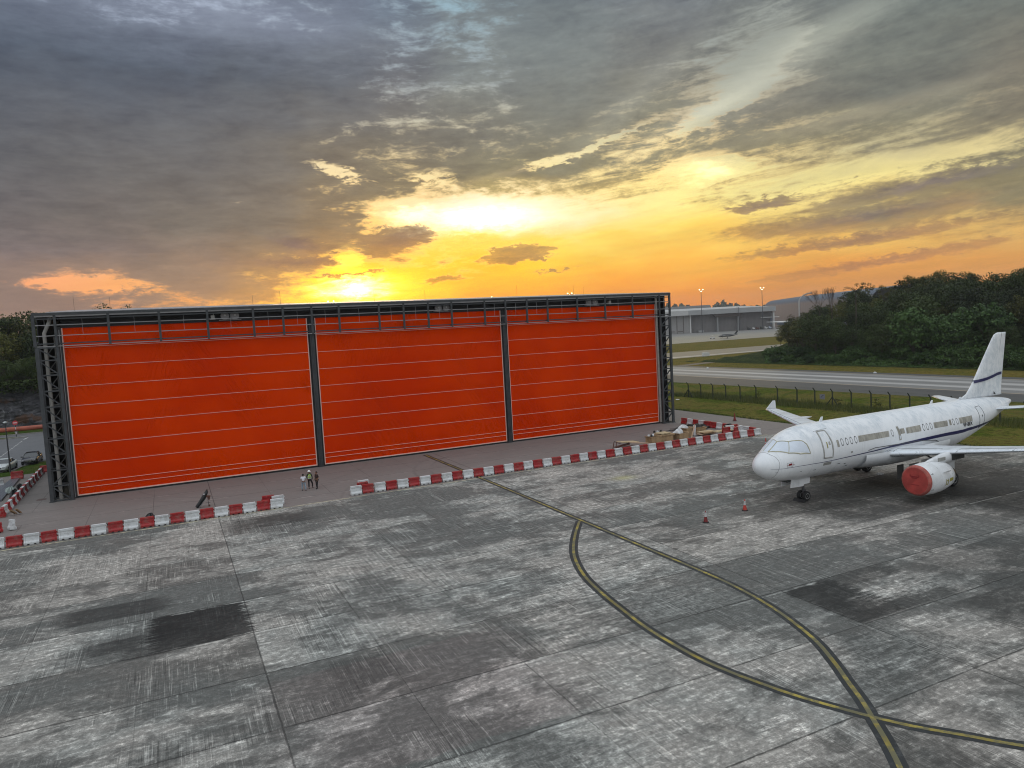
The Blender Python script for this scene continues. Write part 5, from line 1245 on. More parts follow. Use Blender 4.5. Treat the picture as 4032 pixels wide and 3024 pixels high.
# ------------------------------------------------------------------ trees
L1 = leafmat('dark_foliage', (.006, .014, .003), (.042, .066, .012)); L2 = leafmat('olive_foliage', (.018, .024, .004), (.088, .092, .016)); L3 = leafmat('broad_leaf_foliage', (.010, .030, .008), (.060, .115, .028)); L4 = leafmat('vine_foliage', (.012, .034, .006), (.042, .085, .014))
BARK = mat('bark', (.075, .062, .048), .9, var=.35, vscale=3.); DEADW = mat('dead_wood', (.07, .055, .045), .9)
def crown(seed, rx, rz, z0, clumps, per, leaf, cr, airy=0., flat=1.):
    rn = np.random.default_rng(seed); V, Fc = [], []; cs = []
    for i in range(clumps):
        while True:
            p = rn.uniform(-1, 1, 3); d = np.linalg.norm(p)
            if d < 1 and d > (.35 if not airy else .5): break
        sh = 1 if p[2] > -.2 else .85
        c = np.array([p[0]*rx*sh, p[1]*rx*sh, z0+rz+p[2]*rz]); cs.append(c); r = cr*rn.uniform(.65, 1.3)
        q = rn.normal(0, 1, (per, 3)); q /= np.linalg.norm(q, axis=1)[:, None]; q *= (rn.uniform(.45, 1., per)**.5)[:, None]*r; q[:, 2] *= .75*flat
        for k in range(per):
            o = c+q[k]; n_ = q[k]/r+rn.normal(0, .55, 3)+np.array([0, 0, .35]); n_ /= np.linalg.norm(n_)
            a = np.cross(n_, rn.normal(0, 1, 3)); a /= np.linalg.norm(a); b = np.cross(n_, a); s_ = leaf*rn.uniform(.6, 1.3)
            i0 = len(V); V += [o-a*s_*.5, o+b*s_*.35, o+a*s_*.5, o-b*s_*.35]; Fc.append((i0, i0+1, i0+2, i0+3))
    return V, Fc, cs
def tree_proto(name, seed, rx, rz, z0, clumps, per, leaf, cr, m, airy=0., trunk=.22, h=None):
    r = empty(name, (0, 0, 0)); V, Fc, cs = crown(seed, rx, rz, z0, clumps, per, leaf, cr, airy)
    mb = MB(); mb.add(V, Fc); mb.build('crown', m, r)
    rn = random.Random(seed); mb = MB(); top = z0+rz*1.2
    mb.tube([(0, 0, -1.), (rn.uniform(-.2, .2), rn.uniform(-.2, .2), z0*.6), (rn.uniform(-.4, .4), rn.uniform(-.4, .4), top)], [trunk, trunk*.75, trunk*.2], 7)
    for c in cs[:14 if airy else 8]: 
        st_ = (0, 0, z0*.55+rn.random()*z0*.4); mid = (c[0]*.45, c[1]*.45, (st_[2]+c[2])/2+.3); mb.tube([st_, mid, tuple(c)], [trunk*.4, trunk*.25, trunk*.08], 5)
    mb.build('trunk', BARK, r); return r
protos = {
 'dense': [tree_proto('tree', s, 3.6, 3.6, 2.2, 54, 95, .31, 1.15, L1) for s in (1, 2, 3)],
 'olive': [tree_proto('tree', s, 3.3, 3.4, 2.6, 46, 90, .28, 1.0, L2) for s in (4, 5)],
 'airy': [tree_proto('tree', s, 3.2, 2.8, 5.0, 22, 90, .26, .8, L2, airy=1., trunk=.16) for s in (6, 7)],
 'broad': [tree_proto('tree', s, 3.8, 3.6, 1.6, 50, 60, .50, 1.2, L3) for s in (8, 9)],
 'bush': [tree_proto('bush', s, 2.4, 1.5, .1, 26, 60, .36, .8, L4, trunk=.08) for s in (10, 11)],
}
HT = {'dense': 9.6, 'olive': 9.6, 'airy': 10.8, 'broad': 9.2, 'bush': 3.4}
USED = {}
def plant(kind, x, y, z, h, label, group, rnd, cat='tree'):
    pl = protos[kind]; p = pl[rnd.randrange(len(pl))]
    if p.name not in USED: r = p; USED[p.name] = 1
    else: r = dup(p)
    s_ = h/HT[kind]; r.location = (x, y, z); r.rotation_euler = (0, 0, rnd.uniform(0, 6.28)); r.scale = (s_*rnd.uniform(.9, 1.15), s_*rnd.uniform(.9, 1.15), s_)
    r['label'] = label; r['category'] = cat; r['group'] = group; return r
def sstep(a, b, v): v = min(1, max(0, (v-a)/(b-a))); return v*v*(3-2*v)
def hill(x, y): return 9.*sstep(164, 208, x)*sstep(196, 168, y)+1.2*sstep(163, 170, x)*sstep(196, 186, y)
SOIL = grass_mat('hill_soil', (.020, .032, .010), (.030, .045, .012), (.045, .05, .02), .2)
rows = []
for x in np.arange(162, 330, 4.): rows.append([(x, y, hill(x, y)-.08+.25*sin(x*.9)*cos(y*.7)*(x > 164)) for y in np.arange(-60, 204, 4.)])
mb = MB(); mb.grid(rows); mb.build('hill', SOIL)['kind'] = 'structure'
TOP = [(.0, 23.), (.55, 22.7), (.60, 21.7), (.635, 23.0), (.665, 23.9), (.70, 23.6), (.735, 19.8), (.79, 21.0), (.84, 18.6), (.89, 16.0), (.945, 11.8), (.975, 9.6), (1.0, 8.2), (1.3, 7.)]
def ztop(x, y): q = float(np.interp(y/x, [a for a, b in TOP], [b for a, b in TOP])); return 14.3+(q-14.3)*x/185.
rt_ = random.Random(77); GW = 'trees of the wood beyond the runway'
KL = {'dense': 'dense dark green tree in the wood beyond the runway', 'olive': 'olive green tree in the wood beyond the runway', 'airy': 'tall open-crowned tree standing out above the wood beyond the runway', 'broad': 'tree with large pale leaves at the front of the wood behind the airliner fin', 'bush': 'low green bush at the foot of the wood beyond the runway'}
for xr, fr_, sp in ((172, .50, 6.2), (179, .70, 6.0), (187, .86, 6.0), (196, .97, 5.8), (206, 1.0, 6.5), (219, .98, 8.)):
    y = 78+rt_.uniform(0, 4)
    while y < 184:
        x = xr+rt_.uniform(-2.5, 2.5)
        if y/x < .995-(.02 if xr < 180 else 0):
            zt = ztop(x, y); zb = hill(x, y)-.3; f__ = fr_+(1.02-fr_)*sstep(.80, .93, y/x); h = (zt-zb)*f__*rt_.uniform(.80, 1.06)
            if h > 3.2:
                kind = rt_.choice(['dense', 'dense', 'olive', 'dense'])
                if xr == 172 and .58 < y/x < .74: kind = 'broad'; h *= 1.25
                if xr > 200 and rt_.random() < .18: kind = 'airy'
                if y/x > .9 and xr < 190: kind = 'olive'
                plant(kind, x, y, zb, h, KL[kind], GW, rt_)
        y += sp*rt_.uniform(.8, 1.25)
for px, py_, X, hh in ((3590, 1078, 204, 11.5), (3690, 1058, 206, 12.5), (3720, 1066, 203, 10.5), (3815, 1062, 206, 12.), (3925, 1080, 200, 9.5), (3480, 1118, 200, 9.), (3400, 1108, 202, 9.5), (4020, 1052, 204, 12.)):
    Y, Z = PX(px, py_, X); plant('airy', X, Y, Z-hh, hh, KL['airy'], GW, rt_)
y = 84.
while y < 182:
    for xb in (165.5, 169.):
        if rt_.random() < .85 and y/xb < 1.0: plant('bush', xb+rt_.uniform(-1.2, 1.2), y+rt_.uniform(-1, 1), hill(xb, y)-.2, rt_.uniform(2.2, 4.2), KL['bush'], 'bushes at the foot of the wood', rt_, 'bush')
    y += rt_.uniform(3.2, 5.)
# climbing ground cover on the slope
def cover(n, seed, fn, leaf, m, name, label):
    rn = np.random.default_rng(seed); V, Fc = [], []
    for i in range(n):
        o, sl = fn(rn); nn = np.array([-.3, -.2, 1.])+rn.normal(0, .5, 3); nn /= np.linalg.norm(nn); a = np.cross(nn, rn.normal(0, 1, 3)); a /= np.linalg.norm(a); b = np.cross(nn, a); s_ = leaf*rn.uniform(.6, 1.4)
        i0 = len(V); V += [o-a*s_*.5, o+b*s_*.4, o+a*s_*.5, o-b*s_*.4]; Fc.append((i0, i0+1, i0+2, i0+3))
    mb = MB(); mb.add(V, Fc); o = mb.build(name, m); o['kind'] = 'stuff'; o['label'] = label; return o
def f1(rn):
    x = 163.2+abs(rn.normal(0, 6.)); y = rn.uniform(76, x*1.0); b = .5+.9*(sin(x*.55+y*.21)*sin(y*.37)+.6*sin(y*1.1+x))
    return np.array([x, y, hill(x, y)+max(.05, b)*rn.uniform(.4, 1.)*sstep(163, 166, x)]), 0
cover(26000, 5, f1, .55, L4, 'vines', 'green vines and undergrowth covering the foot of the wooded hill')
# palm, bare tree
def palm(x, y, z, h, label):
    r = empty('palm_tree', (x, y, z), .3, label, 'palm tree'); mb = MB(); mb.tube([(0, 0, -1), (.2, 0, h*.5), (.1, 0, h)], [.2, .16, .12], 8); mb.build('trunk', BARK, r)
    rn = random.Random(4)
    mb = MB()
    for i in range(16):
        a = i*2*pi/16+rn.uniform(-.15, .15); el = rn.uniform(-.2, 1.1); pts = []
        for k in range(9):
            u = k/8*4.6; pts.append(Vector((.1+cos(a)*u*cos(el*.6), sin(a)*u*cos(el*.6), h+u*sin(el)-.12*u*u)))
        mb.tube(pts, [.04]*8+[.01], 4)
        for k in range(1, 9):
            t_ = (pts[k]-pts[k-1]).normalized(); s_ = t_.cross(Vector((0, 0, 1))).normalized()
            for q in (0, .5):
                for sg_ in (-1, 1):
                    p = pts[k]-t_*(.2+q*.25); e_ = p+s_*sg_*.75*(1-k/14)+t_*.35-Vector((0, 0, .28))
                    mb.add([p-t_*.05, p+t_*.05, e_], [(0, 1, 2)])
    mb.build('fronds', L1, r)
Y_, Z_ = PX(3368, 1138, 176); palm(176, Y_, Z_-13., 12.2, 'palm tree with drooping dark fronds at the left shoulder of the wood')
def bare(x, y, z, h, label, seed, spread=1.):
    r = empty('bare_tree', (x, y, z), 0, label, 'tree'); rn = random.Random(seed)
    mb = MB(); mb.tube([(0, 0, -1), (.1, 0, h*.4)], [.16, .11], 6); mb.build('trunk', DEADW, r); mb = MB()
    def br(p, d, L, w, dep):
        q = p+d*L; mb.tube([p, (p+q)/2+Vector((rn.uniform(-.1, .1), rn.uniform(-.1, .1), rn.uniform(-.1, .1)))*L, q], [w, w*.8, w*.55], 4)
        if dep:
            for i in range(3):
                nd = (d+Vector((rn.uniform(-1, 1)*spread, rn.uniform(-1, 1)*spread, rn.uniform(-.2, .8)))*.75).normalized(); br(q, nd, L*rn.uniform(.6, .85), w*.6, dep-1)
    for i in range(4): br(Vector((.1, 0, h*.38)), Vector((rn.uniform(-.7, .7)*spread, rn.uniform(-.7, .7)*spread, 1)).normalized(), h*.19, .08, 4)
    mb.build('branches', DEADW, r)
for (px, py_, h, s_, lb) in ((3225, 1128, 12.5, 3, 'bare leafless tree in front of the domed hangar, its twigs against the sky'), (3273, 1130, 12., 8, 'thin dead stem standing right of the bare tree')):
    Y_, Z_ = PX(px, py_, 176); bare(176, Y_, Z_-h, h, lb, s_, 1. if s_ == 3 else .25)
# small plants by the fence
for y, k in ((91.2, 1), (70.3, 2), (76.5, 3)):
    V, Fc, cs = crown(60+k, .55, .8, .2, 12, 22, .13, .28); mb = MB(); mb.add(V, Fc); o = mb.build('shrub', L2, loc=(fx(y)-.1, y-.4, 0))
    tag(o, 'thin weedy shrub growing at the fence %s' % ('by the sixth post from the hangar', 'behind the airliner roof', 'by the braced post')[k-1], 'shrub', 'shrubs along the fence')
# left wood above the rock cutting
def rockm():
    m = bpy.data.materials.new('wet_dark_rock'); m.use_nodes = True
    t = NT(m.node_tree); b = t.n['Principled BSDF']; P = t.node('ShaderNodeNewGeometry').outputs['Position']; x, y, z = t.sep(P)
    n = t.noise(t.xyz(x, y, t.mul(z, 2.)), .5, 9., .7, .6); n2 = t.noise(t.xyz(x, y, t.mul(z, .5)), .6, 8., .7, 1.)
    c = t.mix(t.sm(n, .35, .65), (.018, .018, .022), (.10, .10, .11)); c = t.mix(t.sm(n2, .55, .68), c, (.24, .24, .25)); c = t.mix(t.sm(t.noise(P, .3, 4.), .56, .66), c, (.09, .045, .025))
    t.put(b.inputs['Base Color'], c); b.inputs['Roughness'].default_value = .6
    bn = t.node('ShaderNodeBump'); bn.inputs['Distance'].default_value = .4; t.put(bn.inputs['Height'], n); t.l.new(bn.outputs[0], b.inputs['Normal']); return m
rows = []
for zi in range(15):
    f = zi/14; z = f*8.6; r_ = []
    for x in np.arange(-110, 6, 1.5): r_.append((x, 165.2+f*2.2+.7*sin(x*.7+z)*sin(z*1.1+x*.23)+.35*sin(x*2.1), z+.5*sin(x*.3)*f))
    rows.append(r_)
mb = MB(); mb.grid(rows, smooth=False); mb.build('rock_cutting', rockm())['kind'] = 'structure'
rows = [[(x, 167.2+k*8, 8.3+.5*sin(x*.3)+k*.8+.4*sin(x*.5+k)) for x in np.arange(-110, 6, 3.)] for k in range(7)]
mb = MB(); mb.grid(rows); mb.build('wooded_slope', SOIL)['kind'] = 'structure'
for yr, h0, sp in ((168.5, 6.5, 4.2), (174, 11., 4.8), (181, 14.4, 5.2), (190, 14.8, 6.)):
    x = -60+rt_.uniform(0, 3)
    while x < -3:
        kind = rt_.choice(['dense', 'olive', 'dense', 'dense']); 
        if -26 < x < -19.5 and yr > 180: kind = 'airy'
        plant(kind, x, yr+rt_.uniform(-1.5, 1.5), 8.3+(yr-167)*.1-.3, h0*rt_.uniform(.85, 1.05), 'tree of the wood above the rock cutting at the left', 'trees above the rock cutting', rt_)
        x += sp*rt_.uniform(.8, 1.25)
def f2(rn):
    x = rn.uniform(-60, -3); z = rn.uniform(0, 1)**.6; return np.array([x, 164.6+rn.uniform(0, 3.), 7.0+z*2.6]), 0
cover(5000, 15, f2, .5, L1, 'undergrowth', 'dark undergrowth hanging over the rock cutting')

# ------------------------------------------------------------------ left roadside
pm = mat('rust_red_pipe', (.36, .09, .05), .55, var=.3, vscale=.6)
pp = empty('pipeline', (-30, 157.3, 0), 0, 'long rust-red pipeline on low supports in front of the rock cutting', 'pipeline')
mb = MB(); mb.tube([(-60, .6, .95), (0, 0, .95), (30, -.4, .95)], .42, 16); mb.build('pipe', pm, pp)
for x in np.arange(-50, 28, 6.): mb = MB(); mb.box(x-.2, x+.2, -.5, .5, 0, .6); mb.build('support', CON, pp)
ns = empty('no_entry_sign', (-25.1, 151.4, .12), 0, 'round red no-entry sign on a black and white banded pole', 'road sign')
for k in range(5): mb = MB(); mb.lathe([(k*.42, .05), (k*.42+.419, .05)], n=10); mb.build('pole_band', [CBL, PWHT][k % 2], ns)
mb = MB(); mb.lathe([(-.03, .40), (.0, .40)], (0, -.06, 2.45), 'Y', 28); f_ = mb.build('sign_face', mat('sign_red', (.55, .04, .05), .5), ns)
mb = MB(); mb.box(-.30, .30, -.10, -.091, 2.37, 2.53); mb.build('white_bar', mat('sign_white', (.7, .6, .6), .5), f_)
lp = empty('street_lamp', (-18.52, 105.7, 0), 0, 'tall thin grey street lamp with a small pale head beside the white car', 'street lamp')
mb = MB(); mb.tube([(0, 0, 0), (0, 0, 1.), (0, 0, 6.2)], [.11, .09, .05], 10); mb.build('pole', STEEL, lp)
mb = MB(); mb.lathe([(6.15, .08), (6.22, .24), (6.30, .26), (6.36, .10), (6.38, .0)], n=18); mb.build('lamp_head', mat('lamp_glass', (.7, .75, .75), .3), lp)
GLS = mat('car_glass', (.02, .025, .03), .12, spec=.8); CHR = mat('chrome', (.5, .5, .5), .2, 1.)
def car(x, y, rz, paint, label, grille):
    r = empty('car', (x, y, 0), rz, label, 'car', 'cars on the road left of the hangar')
    # stations: x (front negative), z low, z high, half width
    B_ = [(-2.28, .45, .60, .62), (-2.22, .30, .70, .78), (-2.0, .24, .78, .86), (-1.5, .22, .88, .89), (-.9, .20, .96, .90), (0, .20, .98, .90), (1.0, .20, 1.0, .90), (1.7, .22, 1.02, .88), (2.15, .28, 1.0, .80), (2.28, .45, .9, .70)]
    rows = []
    for (a, zl, zh, w) in B_:
        rows.append([(a, -w*.92, zl), (a, -w, zl+.12), (a, -w, (zl+zh)/2), (a, -w*.97, zh-.08), (a, -w*.86, zh), (a, 0, zh+.03), (a, w*.86, zh), (a, w*.97, zh-.08), (a, w, (zl+zh)/2), (a, w, zl+.12), (a, w*.92, zl)])
    mb = MB(); mb.grid(rows, close=True); n = 11; mb.add(rows[0], [tuple(range(n))]); mb.add(rows[-1], [tuple(range(n))[::-1]]); b = mb.build('body', paint, r, fix=True)
    G_ = [(-.95, .97, .97, .80), (-.25, .97, 1.40, .66), (.3, .97, 1.46, .66), (1.0, .98, 1.42, .64), (1.75, 1.0, 1.02, .70)]
    rows = [[(a, -w-.10, zl-.02), (a, -w, zh-.03), (a, 0, zh), (a, w, zh-.03), (a, w+.10, zl-.02)] for a, zl, zh, w in G_]
    mb = MB(); mb.grid(rows, smooth=False); mb.build('windscreen', GLS, b)
    mb = MB(); mb.grid([[(a, y_, z_) for y_, z_ in ((-w-.01, zh-.04), (-w+.04, zh+.012), (0, zh+.02), (w-.04, zh+.012), (w+.01, zh-.04))] for a, zl, zh, w in ((-.25, 0, 1.40, .66), (.3, 0, 1.46, .66), (1.0, 0, 1.42, .64))]); mb.build('roof', paint, b)
    for a in (-.95, .35):
        for s_ in (-1, 1): mb = MB(); mb.bar((a, s_*(.86 if a < 0 else .78), .97), (a+(.7 if a < 0 else 0), s_*.67, 1.40 if a < 0 else 1.44), .05); mb.build('pillar', paint, b)
    for a in (-1.4, 1.35):
        for s_ in (-1, 1):
            mb = MB(); mb.lathe([(-.1, .2), (-.1, .30), (-.06, .325), (.06, .325), (.1, .30), (.1, .2)], (0, 0, 0), 'Y', 20); w_ = mb.build('wheel', TYRE, r, loc=(a, s_*.82, .325))
            mb = MB(); mb.lathe([(s_*.09, .2), (s_*.105, .18), (s_*.10, .03), (s_*.11, .0)], (0, 0, 0), 'Y', 12); mb.build('rim', CHR, w_)
    for s_ in (-1, 1):
        mb = MB(); mb.cbox((-2.17, s_*.62, .66), (.18, .30, .13), Matrix.Rotation(-.3*s_, 3, 'Z')); mb.build('headlight', mat('headlight_glass', (.5, .52, .55), .15), r)
        mb = MB(); mb.cbox((-.75, s_*1.0, .99), (.12, .2, .12)); mb.build('door_mirror', paint, r)
    mb = MB(); mb.box(-2.30, -2.24, -.38, .38, .50, .66); mb.build('grille', grille, r)
    mb = MB(); mb.box(-2.33, -2.305, -.25, .25, .38, .46); mb.build('number_plate', DGREY, r)
    mb = MB(); mb.box(-2.29, -2.2, -.7, .7, .28, .36); mb.build('air_intake', BLACK, r)
car(-17.3, 113.2, R(87), mat('black_car_paint', (.010, .010, .014), .22, spec=.9), 'black saloon car facing the camera beside the grass, its bonnet reflecting the sky', CHR)
car(-19.6, 108.6, R(82), mat('white_car_paint', (.60, .64, .63), .3), 'white hatchback facing the camera at the left edge, behind the street lamp', DGREY)

# ------------------------------------------------------------------ across the airfield
fu, fv = Vector((.902, -.431, 0)), Vector((.431, .902, 0))      # along the far facade, and away from it
FA = Vector((501., 636., 0))
def FP(t_, d_, z): p = FA+fu*t_+fv*d_; return (p.x, p.y, z)
fh = empty('terminal_hangar', (552, 614, 0), 0, 'long low pale grey hangar across the airfield with a deep roof fascia', 'hangar')
GW1 = ribbed('pale_wall_sheet', (.34, .33, .32), 'f', 1.2, .6, 0., .02); GW2 = ribbed('shaded_wall_sheet', (.20, .19, .185), 'f', 1.5, .7, 0., .02); GF = mat('fascia_grey', (.33, .34, .34), .6, var=.1, vscale=.05); GR_ = mat('pale_roof', (.44, .44, .43), .5, var=.08, vscale=.05); GD = mat('soffit_brown', (.10, .08, .07), .8); GWT = mat('white_column', (.62, .62, .60), .5)  # shaded sheet: shade of the recess is put into its darker base colour
def far(mb, nm, m): mb.v = [(a-552, b-614, c) for a, b, c in mb.v]; return mb.build(nm, m, fh)
def fbox(t0, t1, d0, d1, z0, z1): 
    mb = MB(); mb.hexa([FP(t0, d0, z0), FP(t1, d0, z0), FP(t1, d1, z0), FP(t0, d1, z0), FP(t0, d0, z1), FP(t1, d0, z1), FP(t1, d1, z1), FP(t0, d1, z1)]); return mb
far(fbox(-60, 112.5, -6, 4, 19.4, 24.6), 'fascia', GF)
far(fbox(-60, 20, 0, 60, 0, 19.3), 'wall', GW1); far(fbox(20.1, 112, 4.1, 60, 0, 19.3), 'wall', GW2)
for t_ in (-10, 5.6, 12.8): far(fbox(t_-.3, t_+.3, -.5, -.05, .0, 19.2), 'door_post', GD)
for t_ in (0., 9.2): far(fbox(t_-2.8, t_+2.8, -.3, -.05, 1.8, 2.6), 'door_slot', GD)
far(fbox(19.6, 20.9, -1.5, .0, 0, 19.3), 'column', GWT); far(fbox(111, 112.3, -2, 1, 0, 19.3), 'column', GWT)
for t_ in (50.5, 73.5): far(fbox(t_-.6, t_+.6, -.5, 3.8, 0, 17.4), 'column', GF)
mb = MB()
z0, z1 = 17.2, 19.35
for a, b in ((44, 79),):
    mb.hexa([FP(a+5, -2, 15.6), FP(b-5, -2, 15.6), FP(b-5, 4, 15.6), FP(a+5, 4, 15.6), FP(a, -2, z1), FP(b, -2, z1), FP(b, 4, z1), FP(a, 4, z1)])
far(mb, 'soffit_beam', GD)
mb = MB(); mb.hexa([FP(-60, 4.1, 24.2), FP(112.5, 4.1, 24.2), FP(112.5, 30, 24.2), FP(-60, 30, 24.2), FP(-60, 4.1, 24.55), FP(112.5, 4.1, 24.55), FP(90, 45, 27.4), FP(-60, 45, 27.8)]); far(mb, 'roof', GR_)
mb = MB(); mb.hexa([FP(-60, 46, 26.), FP(56, 46, 26.), FP(56, 58, 26.), FP(-60, 58, 26.), FP(-60, 46, 30.4), FP(56, 46, 30.6), FP(56, 58, 30.6), FP(-60, 58, 30.4)]); far(mb, 'roof_monitor', mat('monitor_grey', (.22, .22, .22), .6))
for t_ in (15, 31): far(fbox(t_-2, t_+2, 50, 53, 30.7, 32.1), 'roof_unit', GD)
far(fbox(-20, 17, -6.6, -6.1, 19.4, 24.4), 'loose_fascia_film', mat('hanging_film', (.46, .46, .45), .6, bump=1., bscale=.6))
far(fbox(29, 34.5, -1, 3, .2, 2.2), 'container', GF)
for i, (t_, w_) in enumerate(((83, 3), (88, 2.4), (92, 3), (97, 2.6), (101.5, 3.4), (106, 2.5))):
    r = empty('service_vehicle', FP(t_, -5, 0), -.44, ['dark box-shaped', 'pale open', 'small brown', 'dark green', 'white flat', 'small white'][i]+' service vehicle parked against the far hangar wall', 'vehicle', 'vehicles along the far hangar')
    m_ = [DGREY, GWT, DKW, POSTM, GWT, FILM][i]; mb = MB(); mb.box(-w_/2, w_/2, -1, 1, .5, 2.2); mb.box(-w_/2, -w_/2+w_*.35, -1.01, 1.01, .5, 3.); mb.build('vehicle_body', m_, r)
    for k in (-1, 1): mb = MB(); mb.lathe([(-1.05, .45), (1.05, .45)], (k*w_*.33, 0, .45), 'Y', 12); mb.build('wheel', TYRE, r)
# domed hangar
dh = empty('domed_hangar', (640, 600, 0), 0, 'huge blue-grey hangar with rounded roof edge behind the low hangar and the wood', 'hangar')
BG = ribbed('blue_grey_cladding', (.075, .11, .155), 'y', 4., .6, 0., .05)
def dome(a, b, h, r_, depth, nm, m):
    a, b = Vector(a), Vector(b); d = (b-a).normalized(); n = Vector((-d.y, d.x, 0)); n = n if n.x > 0 else -n
    mb = MB(); rows = []
    L = (b-a).length
    for i in range(9):
        u = i/8 if i < 8 else 1.
        s_ = min(1, i/6); ins = r_*(1-sin(s_*pi/2)) if i < 7 else 0; pos = r_*(1-cos(s_*pi/2)) if i < 7 else (L if i == 8 else L*.5)
        hh = h-ins*.75
        pr = []
        for z in (0, hh-r_): pr.append(a+d*pos+Vector((0, 0, z)))
        for k in range(1, 7): an = k/6*pi/2; pr.append(a+d*pos+n*(r_*1.6*(1-cos(an)))+Vector((0, 0, hh-r_+r_*sin(an))))
        pr.append(a+d*pos+n*depth*.5+Vector((0, 0, hh+3.))); pr.append(a+d*pos+n*depth+Vector((0, 0, hh-2))); pr.append(a+d*pos+n*depth)
        rows.append(pr)
    mb.grid(rows); mb.add(rows[0], [tuple(range(len(rows[0])))])
    mb.v = [(p[0]-640, p[1]-600, p[2]) for p in mb.v]; return mb.build(nm, m, dh)
dome((690, 691, 0), (570, 440, 0), 33.6, 8., 90, 'roof_shell', BG)
mb = MB(); P1 = Vector((560, 512, 0)); dn = Vector((.9, -.43, 0)); pts = [P1-dn*1.2+Vector((0, 0, 0)), P1-dn*1.2+Vector((0, 0, 26))]+[P1-dn*1.2+dn*(12.8*(1-cos(k/6*pi/2)))+Vector((0, 0, 26+8.4*sin(k/6*pi/2))) for k in range(1, 7)]
mb.tube(pts, .7, 6); mb.v = [(p[0]-640, p[1]-600, p[2]) for p in mb.v]; mb.build('edge_rib', GF, dh)
# lit floodlight masts
LIT = mat('lit_floodlight', (1, .9, .6), .5, emit=(1., .82, .5), es=4.)
def mast(x, y, h, label, n=3):
    r = empty('floodlight_mast', (x, y, 0), 0, label, 'floodlight mast', 'lit floodlight masts across the airfield')
    mb = MB(); mb.tube([(0, 0, 0), (0, 0, h)], [.45, .22], 8); mb.build('pole', STEEL, r)
    mb = MB(); mb.box(-3., 3., -.3, .3, h-.15, h+.15); mb.build('head_frame', STEEL, r)
    for k in range(n):
        mb = MB(); q = (k-(n-1)/2)*2.3; mb.lathe([(-.5, .3), (-.2, .65), (.25, .6), (.35, .1)], (q, -.2, h-.2+(1.1 if k % 2 == 0 else -.5)), 'Z', 10); mb.build('lamp', LIT, r)
mast(521.7, 610.7, 45.2, 'tall lit floodlight mast in front of the low far hangar, left of the pair'); mast(580.3, 582.0, 43.8, 'tall lit floodlight mast near the right end of the low far hangar')
for px, py_, Yd, n_, lb in ((1308, 1190, 590, 4, 'lit floodlights just above the hangar roof below the sun'), (1940, 1172, 620, 2, 'small lit floodlights above the middle of the hangar roof'), (2247, 1158, 600, 4, 'lit floodlights above the right part of the hangar roof')):
    d = ray(px, py_); t_ = Yd/d[1]; mast(float(d[0]*t_), Yd, float(H0+d[2]*t_), lb, n_)
mast(562, 598, 25.5, 'shorter thin mast in front of the far hangar, between the two lit ones', 0)
# distant wooded hills
HILLM = leafmat('distant_foliage', (.02, .03, .014), (.05, .06, .025))
def far_hill(seed, pts, dist, name, label):
    rn = np.random.default_rng(seed); V, Fc = [], []
    for i in range(9000):
        px = rn.uniform(pts[0][0], pts[-1][0]); top = float(np.interp(px, [a for a, b in pts], [b for a, b in pts]))
        d = ray(px, top); k = (dist+rn.uniform(0, 120))/hypot(d[0], d[1]); zt = H0+d[2]*k; z = zt*rn.uniform(0, 1)**.35*(.9+.1*sin(px*.23)+.06*sin(px*.61)); o = np.array([d[0]*k, d[1]*k, z])
        q = rn.normal(0, 1, (2, 3)); q /= np.linalg.norm(q, axis=1)[:, None]; s_ = rn.uniform(3, 7); i0 = len(V); V += [o-q[0]*s_, o+q[1]*s_, o+q[0]*s_, o-q[1]*s_]; Fc.append((i0, i0+1, i0+2, i0+3))
    mb = MB(); mb.add(V, Fc); o = mb.build(name, HILLM); o['kind'] = 'stuff'; o['label'] = label
far_hill(1, [(2560, 1213), (2640, 1205), (2680, 1201), (2712, 1212), (2780, 1222), (2800, 1212), (2822, 1196), (2850, 1189), (2870, 1200), (2900, 1199), (2915, 1207), (2960, 1210), (3050, 1205), (3100, 1216)], 1780, 'distant_wood', 'hazy wooded hills on the horizon behind the far hangar')
mb = MB(); rows = []
for k, (dd, zz) in enumerate(((1750, -1), (1900, 34), (2020, 36), (2100, 10))):
    r_ = []
    for az_ in np.arange(-20, 66, 2.): a = R(az_); r_.append((dd*sin(a), dd*cos(a), max(-1, zz*(.55+.45*sin(az_*.4)*cos(az_*.17)) if 0 < k else -1)))
    rows.append(r_)
mb.grid(rows); mb.build('hills', HILLM)['kind'] = 'structure'
# small turboprop with its tug
sp_ = empty('turboprop_plane', (358, 393, 0), R(-42), 'small dark twin-propeller plane with a white stripe parked on the far apron', 'plane')
SPW = mat('dark_plane_paint', (.025, .028, .03), .5); SPL = mat('white_plane_paint', (.6, .6, .58), .4)
S_ = 1.0
mb = MB(); st_ = [(0, 1.55, .05), (.5, 1.6, .35), (1.5, 1.75, .6), (2.6, 2.0, .85), (4, 2.1, .95), (8, 2.1, .95), (10, 2.25, .7), (12.5, 2.6, .35), (13.6, 2.8, .06)]
mb.grid([[(-6+a, r_*cos(t_), z+r_*sin(t_)) for t_ in [2*pi*k/16 for k in range(16)]] for a, z, r_ in st_], close=True); b_ = mb.build('fuselage', SPW, sp_)
mb = MB(); mb.grid([[(-6+a, s_*(r_+.02), z+.25), (-6+a, s_*(r_*.97+.02), z-.0)] for s_ in (1,) for a, z, r_ in st_[1:-1]]); mb.grid([[(-6+a, -(r_+.02), z+.25), (-6+a, -(r_*.97+.02), z-.0)] for a, z, r_ in st_[1:-1]]); mb.build('white_stripe', SPL, b_)
mb = MB(); mb.prism([(-1.6, 0), (.6, 0), (.2, 8.3), (-.7, 8.3)], lambda a, b: (a, b, 1.3+.1*b), lambda a, b: (a, b, 1.5+.1*b)); mb.build('wing', SPW, sp_)
